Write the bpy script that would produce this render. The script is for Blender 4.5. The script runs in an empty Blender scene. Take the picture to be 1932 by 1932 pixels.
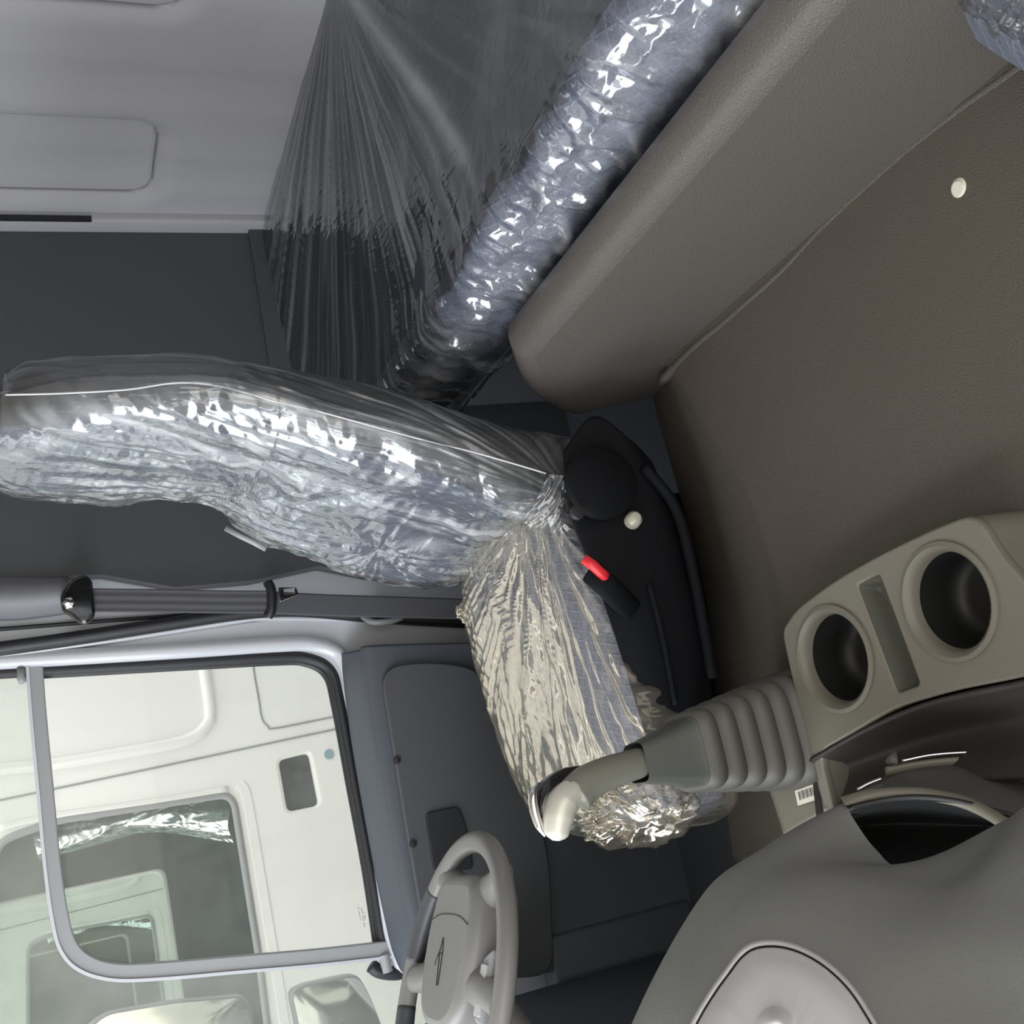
import bpy, math
import numpy as np
from mathutils import Matrix, Vector

# ------------------------------------------------------------------ camera frame
# truck axes: +X = towards the driver's door, +Y = forward, +Z = up.  All design
# coordinates are relative to the eye; OFF lifts them so that the yard ground is z=0.
F = 2084.0
OFF = np.array([0.0, 0.0, 2.45])
_L = np.array([-829, 691, F]); _L /= np.linalg.norm(_L)
_D = np.array([4834, -486., F]); _D -= _D.dot(_L) * _L; _D /= np.linalg.norm(_D)
R = np.array([_L, np.cross(-_D, _L), -_D])

cam_d = bpy.data.cameras.new('camera'); cam = bpy.data.objects.new('camera', cam_d)
bpy.context.scene.collection.objects.link(cam)
M = Matrix.Identity(4)
for i in range(3):
    M[i][0] = R[i, 0]; M[i][1] = -R[i, 1]; M[i][2] = -R[i, 2]; M[i][3] = OFF[i]
cam.matrix_world = M
cam_d.sensor_width = 36; cam_d.lens = 36 * F / 1932; cam_d.clip_start = 0.02
bpy.context.scene.camera = cam

# ------------------------------------------------------------------ world, exposure
sc = bpy.context.scene
sc.view_settings.view_transform = 'Standard'; sc.view_settings.look = 'None'
sc.view_settings.gamma = 1; sc.view_settings.use_curve_mapping = False
sc.view_settings.exposure = 0.0
w = bpy.data.worlds.new('sky'); sc.world = w; w.use_nodes = True
nt = w.node_tree; nt.nodes.clear()
wo = nt.nodes.new('ShaderNodeOutputWorld'); bg = nt.nodes.new('ShaderNodeBackground')
tc = nt.nodes.new('ShaderNodeTexCoord'); sp = nt.nodes.new('ShaderNodeSeparateXYZ')
cr_ = nt.nodes.new('ShaderNodeValToRGB'); mr = nt.nodes.new('ShaderNodeMapRange')
nt.links.new(tc.outputs['Generated'], sp.inputs[0]); nt.links.new(sp.outputs['Z'], mr.inputs[0])
mr.inputs[1].default_value = -1; mr.inputs[2].default_value = 1
nt.links.new(mr.outputs[0], cr_.inputs[0]); nt.links.new(cr_.outputs[0], bg.inputs[0])
e = cr_.color_ramp.elements
e[0].position = 0.35; e[0].color = (0.60, 0.54, 0.45, 1)
e[1].position = 0.62; e[1].color = (0.97, 0.97, 0.96, 1)
bg.inputs[1].default_value = 2.15
nt.links.new(bg.outputs[0], wo.inputs[0])

def area(name, loc, target, sx, sy, power, col):
    l = bpy.data.lights.new(name, 'AREA'); l.shape = 'RECTANGLE'; l.size = sx; l.size_y = sy
    l.energy = power; l.color = col
    o = bpy.data.objects.new(name, l); sc.collection.objects.link(o)
    o.location = Vector(loc) + Vector(OFF)
    d = Vector(target) - Vector(loc)
    o.rotation_euler = d.to_track_quat('-Z', 'Y').to_euler()
    return o
area('daylight_windshield', (1.15, 1.02, 0.12), (1.15, -0.6, -0.45), 1.9, 0.75, 27, (0.86, 0.92, 1.0))
area('daylight_passenger_door', (-0.35, -0.1, 0.15), (1.5, -0.2, -0.6), 1.0, 1.1, 3, (1.0, 0.86, 0.66))

# ------------------------------------------------------------------ helpers
def ray(px, py): return R @ np.array([px - 966, py - 966, F])
def at(px, py, ax, v):
    r = ray(px, py); return r * (v / r[ax])
rng = np.random.RandomState(7)
_T = rng.rand(512, 512)
def vn(x, y, seed=0):
    x = np.asarray(x, float) + seed * 17.3; y = np.asarray(y, float) + seed * 9.1
    xi = np.floor(x).astype(int); yi = np.floor(y).astype(int); fx = x - xi; fy = y - yi
    fx = fx * fx * (3 - 2 * fx); fy = fy * fy * (3 - 2 * fy)
    g = lambda a, b: _T[a % 512, b % 512]
    return (g(xi, yi) * (1 - fx) + g(xi + 1, yi) * fx) * (1 - fy) + (g(xi, yi + 1) * (1 - fx) + g(xi + 1, yi + 1) * fx) * fy
def fbm(x, y, o=4, seed=0):
    s = 0; a = 1; t = 0
    for k in range(o):
        s = s + a * (vn(x * 2 ** k, y * 2 ** k, seed + k) - .5); t += a; a *= .5
    return s / t
def rid(x, y, o=4, seed=0):
    s = 0; a = 1; t = 0
    for k in range(o):
        s = s + a * (1 - np.abs(2 * vn(x * 1.9 ** k, y * 1.9 ** k, seed + k) - 1)); t += a; a *= .55
    return s / t
def crump(x, y, n=9, seed=0, d0=0., spread=3.14, f0=4., f1=16., sharp=1.):
    """sheet crumple: sum of masked straight folds in random directions"""
    q = np.random.RandomState(seed); s = 0; t = 0
    for k in range(n):
        a = d0 + (q.rand() - .5) * spread; f = f0 * (f1 / f0) ** q.rand(); ph = q.rand() * 9
        u = (x * np.cos(a) + y * np.sin(a)) * f + ph + .35 * fbm(x * f * .35, y * f * .35, 2, seed + k)
        w_ = sstep(.35, .7, vn(x * f * .4 + k * 3.1, y * f * .4, seed + 2 * k)) * (f0 / f) ** .7
        tri = 1 - np.abs(2 * (u - np.floor(u)) - 1); s = s + w_ * tri ** sharp; t += (f0 / f) ** .7
    return s / t
def sstep(a, b, x):
    t = np.clip((x - a) / (b - a), 0, 1); return t * t * (3 - 2 * t)

ROOT = {}
def tag(o, label=None, cat=None, group=None, kind=None):
    if label: o['label'] = label
    if cat: o['category'] = cat
    if group: o['group'] = group
    if kind: o['kind'] = kind
    return o
def empty(name, loc, label=None, cat=None, group=None):
    o = bpy.data.objects.new(name, None); sc.collection.objects.link(o)
    o.empty_display_size = 0.05
    o.location = Vector(loc) + Vector(OFF); ROOT[o.name] = np.array(loc, float)
    return tag(o, label, cat, group)
def obj(name, verts, faces, mat, parent=None, smooth=True, loc=None, auto=None):
    verts = np.asarray(verts, float).reshape(-1, 3)
    if parent is not None: base = ROOT[parent.name]
    else: base = np.array(loc, float) if loc is not None else np.array([verts[:, 0].mean(), verts[:, 1].mean(), verts[:, 2].min()])
    me = bpy.data.meshes.new(name); me.from_pydata((verts - base).tolist(), [], faces)
    me.update()
    if smooth: me.polygons.foreach_set('use_smooth', [True] * len(me.polygons))
    if mat: me.materials.append(mat)
    o = bpy.data.objects.new(name, me); sc.collection.objects.link(o)
    if parent is not None: o.parent = parent
    else: o.location = Vector(base) + Vector(OFF)
    ROOT[o.name] = base
    if auto: me.set_sharp_from_angle(angle=math.radians(auto))
    return o
def bevel(o, wdt, seg=3, ang=35):
    m = o.modifiers.new('bevel', 'BEVEL'); m.width = wdt; m.segments = seg; m.limit_method = 'ANGLE'; m.angle_limit = math.radians(ang)
    for p in o.data.polygons: p.use_smooth = True
    m.harden_normals = False
    return o
def gridf(nu, nv, cu=False, cv=False, flip=False):
    f = []
    for i in range(nu if cu else nu - 1):
        for j in range(nv if cv else nv - 1):
            a = i * nv + j; b = i * nv + (j + 1) % nv; c = ((i + 1) % nu) * nv + (j + 1) % nv; d = ((i + 1) % nu) * nv + j
            f.append((a, d, c, b) if flip else (a, b, c, d))
    return f
def crs(P, n, closed=False):
    P = np.asarray(P, float); k = len(P)
    if closed: idx = lambda i: P[i % k]; segs = k
    else:
        Q = np.concatenate([[2 * P[0] - P[1]], P, [2 * P[-1] - P[-2]]]); idx = lambda i: Q[i + 1]; segs = k - 1
    t = np.linspace(0, segs, n, endpoint=not closed); out = []
    for s in t:
        i = min(int(s), segs - 1); u = s - i
        p0, p1, p2, p3 = idx(i - 1), idx(i), idx(i + 1), idx(i + 2)
        out.append(.5 * ((2 * p1) + (-p0 + p2) * u + (2 * p0 - 5 * p1 + 4 * p2 - p3) * u * u + (-p0 + 3 * p1 - 3 * p2 + p3) * u ** 3))
    return np.array(out)
def net(C, nu, nv):
    C = np.asarray(C, float)
    A = np.array([crs(row, nv) for row in C])
    return np.array([crs(A[:, j], nu) for j in range(nv)]).transpose(1, 0, 2)
def surf(name, G, mat, parent=None, cu=False, cv=False, flip=False, solid=None, crease=None, **k):
    nu, nv = G.shape[:2]
    o = obj(name, G.reshape(-1, 3), gridf(nu, nv, cu, cv, flip), mat, parent, **k)
    if crease is not None:
        a_ = o.data.attributes.new('crease', 'FLOAT', 'POINT'); a_.data.foreach_set('value', np.clip(crease, 0, 1).astype(np.float32).ravel())
    if solid:
        m = o.modifiers.new('solid', 'SOLIDIFY'); m.thickness = solid; m.offset = -1
    return o
def frames(P, closed=False):
    P = np.asarray(P, float)
    T = np.roll(P, -1, 0) - np.roll(P, 1, 0)
    if not closed: T[0] = P[1] - P[0]; T[-1] = P[-1] - P[-2]
    T /= np.linalg.norm(T, axis=1)[:, None] + 1e-12
    n = np.cross(T[0], [0.1, 0.3, 1]); 
    if np.linalg.norm(n) < .1: n = np.cross(T[0], [1, 0, 0])
    n /= np.linalg.norm(n); N = []
    for t in T:
        n = n - t * n.dot(t); n /= np.linalg.norm(n); N.append(n)
    N = np.array(N); return T, N, np.cross(T, N)
def tube(name, P, r, mat, parent=None, closed=False, seg=14, n=None, sq=1.0, up=None, rb=None, **k):
    """swept tube; r scalar or list; rb second radius (flat section); up fixes the section's first axis"""
    P = np.asarray(P, float)
    if n: P = crs(P, n, closed)
    T, N, B = frames(P, closed)
    if up is not None:
        u = np.asarray(up, float); N = u - T * (T @ u)[:, None]; N /= np.linalg.norm(N, axis=1)[:, None]; B = np.cross(T, N)
    m = len(P); r = np.asarray(r, float)
    if r.ndim == 0: rr = np.full(m, float(r))
    else: rr = np.interp(np.linspace(0, 1, m), np.linspace(0, 1, len(r)), r)
    rb_ = rr if rb is None else np.full(m, float(rb)) if np.ndim(rb) == 0 else np.interp(np.linspace(0, 1, m), np.linspace(0, 1, len(rb)), rb)
    a = np.linspace(0, 2 * np.pi, seg, endpoint=False)
    ca = np.sign(np.cos(a)) * np.abs(np.cos(a)) ** sq; sa = np.sign(np.sin(a)) * np.abs(np.sin(a)) ** sq
    V = P[:, None] + N[:, None] * (rr[:, None] * ca)[..., None] + B[:, None] * (rb_[:, None] * sa)[..., None]
    f = gridf(m, seg, closed, True)
    if not closed: f += [tuple(range(seg))[::-1], tuple((m - 1) * seg + j for j in range(seg))]
    return obj(name, V.reshape(-1, 3), f, mat, parent, **k)
def lathe(name, prof, c, axis, mat, parent=None, seg=40, xs=1.0, **k):
    """prof: (radius, height) pairs along the axis from c"""
    ax = np.asarray(axis, float); ax /= np.linalg.norm(ax)
    u = np.cross(ax, [0, 1, 0.01]); u /= np.linalg.norm(u); v = np.cross(ax, u)
    a = np.linspace(0, 2 * np.pi, seg, endpoint=False); V = []
    for r, h in prof:
        V.append(np.asarray(c) + ax * h + np.outer(np.cos(a) * r * xs, u) + np.outer(np.sin(a) * r, v))
    V = np.array(V); m = len(prof); f = gridf(m, seg, False, True)
    f += [tuple(range(seg))[::-1], tuple((m - 1) * seg + j for j in range(seg))]
    return obj(name, V.reshape(-1, 3), f, mat, parent, auto=40, **k)
def box(name, lo, hi, mat, parent=None, bev=0.0, seg=3, **k):
    x0, y0, z0 = lo; x1, y1, z1 = hi
    V = [(x0, y0, z0), (x1, y0, z0), (x1, y1, z0), (x0, y1, z0), (x0, y0, z1), (x1, y0, z1), (x1, y1, z1), (x0, y1, z1)]
    f = [(0, 3, 2, 1), (4, 5, 6, 7), (0, 1, 5, 4), (1, 2, 6, 5), (2, 3, 7, 6), (3, 0, 4, 7)]
    o = obj(name, V, f, mat, parent, smooth=False, **k)
    if bev: bevel(o, bev, seg)
    return o
def rpoly(P, r, n=6):
    P = [np.asarray(p, float) for p in P]; out = []
    for i, p in enumerate(P):
        a = P[i - 1] - p; b = P[(i + 1) % len(P)] - p; la = np.linalg.norm(a); lb = np.linalg.norm(b)
        rr = r[i] if isinstance(r, (list, tuple)) else r
        d = min(rr, la * .48, lb * .48); s = p + a / la * d; e_ = p + b / lb * d
        for t in np.linspace(0, 1, n): out.append((1 - t) ** 2 * s + 2 * t * (1 - t) * p + t * t * e_)
    return out
def plate(name, outer, holes, fmap, thick, mat, parent=None, bev=0.0, smooth=True, **k):
    """flat plate with holes; fmap maps (u, v, w) arrays to design xyz"""
    cu = bpy.data.curves.new('tmp', 'CURVE'); cu.dimensions = '2D'; cu.fill_mode = 'BOTH'
    cu.extrude = max(thick / 2 - bev, 1e-4); cu.bevel_depth = bev; cu.bevel_resolution = 2; cu.offset = -bev
    for lp in [outer] + list(holes):
        s = cu.splines.new('POLY'); s.points.add(len(lp) - 1); s.use_cyclic_u = True
        for q, p in enumerate(lp): s.points[q].co = (p[0], p[1], 0, 1)
    co = bpy.data.objects.new('tmp', cu); sc.collection.objects.link(co)
    dg = bpy.context.evaluated_depsgraph_get(); me = bpy.data.meshes.new_from_object(co.evaluated_get(dg))
    V = np.array([v.co[:] for v in me.vertices]); Fc = [tuple(p.vertices) for p in me.polygons]
    bpy.data.objects.remove(co); bpy.data.curves.remove(cu); bpy.data.meshes.remove(me)
    W = np.stack(fmap(V[:, 0], V[:, 1], V[:, 2]), 1)
    return obj(name, W, Fc, mat, parent, smooth=smooth, auto=40, **k)
def planeX(X): return lambda u, v, w: (X + w, u, v)
def planeY(Y): return lambda u, v, w: (u, Y + w, v)
def planeZ(Z): return lambda u, v, w: (u, v, Z + w)
def pxX(P, X): return [at(a, b, 0, X)[1:] for a, b in P]      # pixels -> (Y, Z) on a side plane
def pxY(P, Y): return [at(a, b, 1, Y)[[0, 2]] for a, b in P]
def pxZ(P, Z): return [at(a, b, 2, Z)[:2] for a, b in P]
def strip2(P, wd):
    P = np.asarray(P, float); T = np.gradient(P, axis=0); T /= np.linalg.norm(T, axis=1)[:, None]
    N = np.stack([-T[:, 1], T[:, 0]], 1); wd = np.asarray(wd) / 2
    if wd.ndim: wd = np.interp(np.linspace(0, 1, len(P)), np.linspace(0, 1, len(wd)), wd)[:, None]
    return list(P + N * wd) + list((P - N * wd)[::-1])

# ------------------------------------------------------------------ materials
def mat(name, col, rough=.5, metal=0., bump=None, spec=.5, coat=0., var=0., varscale=4., alpha=None):
    m = bpy.data.materials.new(name); m.use_nodes = True; n = m.node_tree.nodes; l = m.node_tree.links
    b = n['Principled BSDF']; b.inputs['Base Color'].default_value = (*col, 1); b.inputs['Roughness'].default_value = rough
    b.inputs['Metallic'].default_value = metal; b.inputs['Specular IOR Level'].default_value = spec
    b.inputs['Coat Weight'].default_value = coat
    t = n.new('ShaderNodeTexCoord')
    if bump:
        z = n.new('ShaderNodeTexNoise'); z.inputs['Scale'].default_value = bump[0]; z.inputs['Detail'].default_value = 3
        l.new(t.outputs['Object'], z.inputs['Vector'])
        bp = n.new('ShaderNodeBump'); bp.inputs['Strength'].default_value = bump[1]; bp.inputs['Distance'].default_value = bump[2] if len(bump) > 2 else .001
        l.new(z.outputs['Fac'], bp.inputs['Height']); l.new(bp.outputs[0], b.inputs['Normal'])
    z2 = n.new('ShaderNodeTexNoise'); z2.inputs['Scale'].default_value = varscale; z2.inputs['Detail'].default_value = 4
    l.new(t.outputs['Object'], z2.inputs['Vector'])
    mx = n.new('ShaderNodeMix'); mx.data_type = 'RGBA'; mx.inputs[6].default_value = (*[c * (1 - var) for c in col], 1)
    mx.inputs[7].default_value = (*[min(1, c * (1 + var)) for c in col], 1)
    l.new(z2.outputs['Fac'], mx.inputs[0]); l.new(mx.outputs[2], b.inputs['Base Color'])
    return m
def film(name, stretch=(60, 60, 60), bump=.5, dist=.003, base=.07, k=1.0, haze=.10, rough=.10, col=(.95, .97, 1.0), streak=.25, fine=260, cw=.3):
    """thin clear polythene: transparent, Fresnel gloss on crumpled micro-relief, a little milky scatter"""
    m = bpy.data.materials.new(name); m.use_nodes = True; n = m.node_tree.nodes; l = m.node_tree.links; n.clear()
    o = n.new('ShaderNodeOutputMaterial'); t = n.new('ShaderNodeTexCoord')
    mp = n.new('ShaderNodeMapping'); mp.inputs['Scale'].default_value = stretch; l.new(t.outputs['Object'], mp.inputs[0])
    z = n.new('ShaderNodeTexNoise'); z.inputs['Scale'].default_value = 1; z.inputs['Detail'].default_value = 5; z.inputs['Distortion'].default_value = 1.2
    z.noise_type = 'RIDGED_MULTIFRACTAL' if hasattr(z, 'noise_type') else z.noise_type
    l.new(mp.outputs[0], z.inputs['Vector'])
    z2 = n.new('ShaderNodeTexNoise'); z2.inputs['Scale'].default_value = fine; z2.inputs['Detail'].default_value = 2
    l.new(t.outputs['Object'], z2.inputs['Vector'])
    bp = n.new('ShaderNodeBump'); bp.inputs['Strength'].default_value = bump; bp.inputs['Distance'].default_value = dist; l.new(z.outputs['Fac'], bp.inputs['Height'])
    bp2 = n.new('ShaderNodeBump'); bp2.inputs['Strength'].default_value = .25; bp2.inputs['Distance'].default_value = .001
    l.new(z2.outputs['Fac'], bp2.inputs['Height']); l.new(bp.outputs[0], bp2.inputs['Normal'])
    fr = n.new('ShaderNodeFresnel'); fr.inputs[0].default_value = 1.5; l.new(bp2.outputs[0], fr.inputs[1])
    ma = n.new('ShaderNodeMath'); ma.operation = 'MULTIPLY_ADD'; ma.use_clamp = True; ma.inputs[1].default_value = k; ma.inputs[2].default_value = base
    l.new(fr.outputs[0], ma.inputs[0])
    tr = n.new('ShaderNodeBsdfTransparent'); tr.inputs[0].default_value = (.96, .97, .98, 1)
    gl = n.new('ShaderNodeBsdfGlossy'); gl.inputs['Roughness'].default_value = rough; gl.inputs[0].default_value = (*col, 1); l.new(bp2.outputs[0], gl.inputs['Normal'])
    di = n.new('ShaderNodeBsdfDiffuse'); di.inputs[0].default_value = (*col, 1); l.new(bp.outputs[0], di.inputs['Normal'])
    # milky streaks: creased film scatters more
    mr = n.new('ShaderNodeMapRange'); mr.inputs[1].default_value = .45; mr.inputs[2].default_value = 1.2; mr.inputs[3].default_value = haze; mr.inputs[4].default_value = haze + streak
    l.new(z.outputs['Fac'], mr.inputs[0])
    at_ = n.new('ShaderNodeAttribute'); at_.attribute_name = 'crease'
    ad = n.new('ShaderNodeMath'); ad.operation = 'MULTIPLY_ADD'; ad.inputs[1].default_value = cw; l.new(at_.outputs['Fac'], ad.inputs[0]); l.new(mr.outputs[0], ad.inputs[2]); ad.use_clamp = True
    m1 = n.new('ShaderNodeMixShader'); l.new(ad.outputs[0], m1.inputs[0]); l.new(tr.outputs[0], m1.inputs[1]); l.new(di.outputs[0], m1.inputs[2])
    m2 = n.new('ShaderNodeMixShader'); l.new(ma.outputs[0], m2.inputs[0]); l.new(m1.outputs[0], m2.inputs[1]); l.new(gl.outputs[0], m2.inputs[2])
    l.new(m2.outputs[0], o.inputs[0])
    return m
def glass(name, tint=(.95, .97, .96), base=.04, haze=0.0, hz=(.7, .7, .66)):
    m = bpy.data.materials.new(name); m.use_nodes = True; n = m.node_tree.nodes; l = m.node_tree.links; n.clear()
    o = n.new('ShaderNodeOutputMaterial'); tr = n.new('ShaderNodeBsdfTransparent'); tr.inputs[0].default_value = (*tint, 1)
    gl = n.new('ShaderNodeBsdfGlossy'); gl.inputs['Roughness'].default_value = .02
    di = n.new('ShaderNodeBsdfDiffuse'); di.inputs[0].default_value = (*hz, 1)
    t = n.new('ShaderNodeTexCoord'); z = n.new('ShaderNodeTexNoise'); z.inputs['Scale'].default_value = 9; z.inputs['Detail'].default_value = 6
    l.new(t.outputs['Object'], z.inputs['Vector'])
    mu = n.new('ShaderNodeMath'); mu.operation = 'MULTIPLY'; mu.inputs[1].default_value = 2 * haze; l.new(z.outputs['Fac'], mu.inputs[0])
    m1 = n.new('ShaderNodeMixShader'); l.new(mu.outputs[0], m1.inputs[0]); l.new(tr.outputs[0], m1.inputs[1]); l.new(di.outputs[0], m1.inputs[2])
    fr = n.new('ShaderNodeFresnel'); fr.inputs[0].default_value = 1.45
    m2 = n.new('ShaderNodeMixShader'); fm = n.new('ShaderNodeMath'); fm.operation = 'MULTIPLY'; fm.inputs[1].default_value = base * 10; l.new(fr.outputs[0], fm.inputs[0]); l.new(fm.outputs[0], m2.inputs[0]); l.new(m1.outputs[0], m2.inputs[1]); l.new(gl.outputs[0], m2.inputs[2])
    l.new(m2.outputs[0], o.inputs[0]); return m
def waffle(name, col, line, cell=.022, rough=.85, ax=('X', 'Z')):
    """woven mesh upholstery: fine ribs plus a stitched grid"""
    m = bpy.data.materials.new(name); m.use_nodes = True; n = m.node_tree.nodes; l = m.node_tree.links
    b = n['Principled BSDF']; b.inputs['Roughness'].default_value = rough
    t = n.new('ShaderNodeTexCoord'); mp = n.new('ShaderNodeMapping'); mp.inputs['Rotation'].default_value = (.0, .5, .35)
    l.new(t.outputs['Object'], mp.inputs[0]); hs = []
    for d, sc_ in (('X', 1 / cell), ('Z', 1 / cell), ('Y', 1 / cell)):
        wv = n.new('ShaderNodeTexWave'); wv.bands_direction = d; wv.inputs['Scale'].default_value = sc_ / 3.2; wv.inputs['Distortion'].default_value = .6
        wv.inputs['Detail'].default_value = 1; wv.wave_profile = 'SIN'; l.new(mp.outputs[0], wv.inputs[0])
        p = n.new('ShaderNodeMath'); p.operation = 'POWER'; p.inputs[1].default_value = 14; l.new(wv.outputs['Fac'], p.inputs[0]); hs.append(p)
    a = n.new('ShaderNodeMath'); a.operation = 'MAXIMUM'; l.new(hs[0].outputs[0], a.inputs[0]); l.new(hs[1].outputs[0], a.inputs[1])
    a2 = n.new('ShaderNodeMath'); a2.operation = 'MAXIMUM'; l.new(a.outputs[0], a2.inputs[0]); l.new(hs[2].outputs[0], a2.inputs[1])
    vo = n.new('ShaderNodeTexVoronoi'); vo.inputs['Scale'].default_value = 190; l.new(t.outputs['Object'], vo.inputs['Vector'])
    mx = n.new('ShaderNodeMix'); mx.data_type = 'RGBA'; mx.inputs[6].default_value = (*col, 1); mx.inputs[7].default_value = (*line, 1)
    l.new(a2.outputs[0], mx.inputs[0])
    m3 = n.new('ShaderNodeMix'); m3.data_type = 'RGBA'; m3.blend_type = 'MULTIPLY'; m3.inputs[0].default_value = .5
    l.new(mx.outputs[2], m3.inputs[6]); l.new(vo.outputs['Distance'], m3.inputs[7])
    rp = n.new('ShaderNodeMapRange'); rp.inputs[2].default_value = .6; rp.inputs[3].default_value = .45; rp.inputs[4].default_value = 1.3
    l.new(vo.outputs['Distance'], rp.inputs[0]); l.new(rp.outputs[0], m3.inputs[7])
    l.new(m3.outputs[2], b.inputs['Base Color'])
    bp = n.new('ShaderNodeBump'); bp.inputs['Strength'].default_value = .5; bp.inputs['Distance'].default_value = .002; l.new(a2.outputs[0], bp.inputs['Height'])
    l.new(bp.outputs[0], b.inputs['Normal'])
    return m

m_rear = mat('grey moulded fabric', (.42, .42, .45), .8, bump=(500, .3), var=.04)
m_dark = mat('dark grey trim', (.070, .073, .080), .6, bump=(400, .25), var=.06)
m_darkblue = mat('blue grey trim', (.07, .08, .095), .55, bump=(400, .25), var=.06)
m_paint = mat('light grey paint', (.56, .58, .62), .3, coat=.4)
m_white = mat('white truck paint', (.87, .865, .85), .25, coat=.5, var=.015)
m_black = mat('black rubber', (.014, .015, .018), .5)
m_blackp = mat('black plastic', (.018, .019, .022), .45, bump=(300, .2))
m_base = mat('grey brown leatherette', (.098, .087, .077), .5, bump=(420, .9, .0015), var=.04, varscale=3)
m_mat = mat('brown grey tunnel mat', (.080, .068, .053), .58, bump=(520, .9, .0012), var=.12, varscale=2.2)
m_cons = mat('warm grey console plastic', (.15, .138, .108), .5, bump=(500, .2))
m_dash = mat('grey dash plastic', (.17, .173, .163), .55, bump=(500, .35))
m_dash2 = mat('pale grey flap plastic', (.50, .50, .50), .4, bump=(500, .15))
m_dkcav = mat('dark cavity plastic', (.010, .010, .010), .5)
m_boot = mat('grey rubber bellows', (.09, .086, .074), .55, var=.08)
m_sleeve = mat('dark green grey sleeve', (.075, .08, .07), .5)
m_silver = mat('satin silver', (.62, .60, .52), .36, .25)
m_grip = mat('grip grey plastic', (.17, .17, .14), .35)
m_chrome = mat('chrome', (.8, .8, .8), .08, 1.)
m_gloss = mat('glossy black', (.01, .01, .01), .08, coat=1.)
m_belt = mat('belt webbing', (.09, .09, .105), .7, bump=(900, .5))
m_red = mat('red button', (.75, .03, .04), .35)
m_wheel = mat('steering wheel grey', (.205, .20, .19), .4, bump=(500, .15))
m_wheeld = mat('steering wheel dark', (.06, .063, .07), .45, bump=(500, .15))
m_sash = mat('grey sash', (.33, .34, .35), .4)
m_label = mat('paper label', (.62, .60, .50), .6)
m_ink = mat('printed ink', (.05, .05, .05), .7)
m_fab = waffle('blue grey mesh upholstery', (.105, .118, .15), (.15, .165, .205), .013)
m_fabb = waffle('blue grey mattress border', (.135, .15, .205), (.185, .20, .265), .019)
m_fab_shaded = mat('mattress fabric with painted shade', (.035, .042, .06), .8, bump=(300, .3), var=.1)  # same fabric as the border; shading of the top painted in as navy
m_ceil = mat('beige headliner', (.55, .50, .42), .85)
m_ground = mat('concrete', (.4, .39, .36), .8, var=.15)
m_film_bunk = film('clear film on bunk', (14, 60, 60), .35, .003, .08, 1.2, .02, .09, streak=.05, fine=120)
m_film_back = film('clear film on backrest', (14, 20, 7), .35, .005, .10, 1.2, .05, .11, streak=.08, fine=90, cw=.35)
m_film_cush = film('cushion film with warm light tinted in', (30, 6, 20), .35, .005, .02, .5, .06, .15, (.90, .82, .68), streak=.06, fine=90, cw=.22)  # warm light reflected off the cushion is tinted into the film colour
m_film_loose = film('clear loose film', (16, 16, 5), .3, .003, .03, 1.0, .05, .10, streak=.08, fine=90)

# ------------------------------------------------------------------ setting: cab shell
XR, YR, ZC, ZF = 2.27, -1.37, .62, -1.2

# rear wall with pressed rounded recesses
def wall_rear():
    nx, nz = 260, 200
    X = np.linspace(-.1, XR, nx); Zs = np.linspace(-1.2, ZC, nz); GX, GZ = np.meshgrid(X, Zs, indexing='ij')
    def rr(x0, x1, z0, z1, r, e):
        cx, cz = (x0 + x1) / 2, (z0 + z1) / 2
        dx = np.abs(GX - cx) - (x1 - x0) / 2 + r; dz = np.abs(GZ - cz) - (z1 - z0) / 2 + r
        d = np.hypot(np.maximum(dx, 0), np.maximum(dz, 0)) + np.minimum(np.maximum(dx, dz), 0) - r
        return sstep(e, -e, d)
    b = at(302, 365, 1, YR); t = at(300, 205, 1, YR); b2 = at(345, 17, 1, YR)
    dep = .022 * rr(t[0], b[0], b[2], .5, .07, .015) + .016 * rr(b2[0] - .7, b2[0], b2[2] - .02, .5, .07, .012)
    dep += .004 * sstep(.0, 1., np.sin(GX * 22)) 
    G = np.stack([GX, YR - dep, GZ], -1)
    o = surf('wall_rear', G, m_rear); tag(o, kind='structure')
    o.modifiers.new('s', 'SOLIDIFY').thickness = .03; o.modifiers['s'].offset = 1
wall_rear()
# corner trim strip with its slot
c0 = at(0, 405, 1, YR + .01)
t1 = box('trim_1', (XR - .055, YR + .005, -.54), (XR - .002, YR + .05, ZC), m_rear, bev=.008); tag(t1, kind='structure')
box('slot', (XR - .058, at(80, 410, 0, XR - .057)[1] - .005, at(172, 412, 0, XR - .05)[2]), (XR - .05, at(80, 410, 0, XR - .057)[1] + .006, ZC), m_black, t1)

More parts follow.
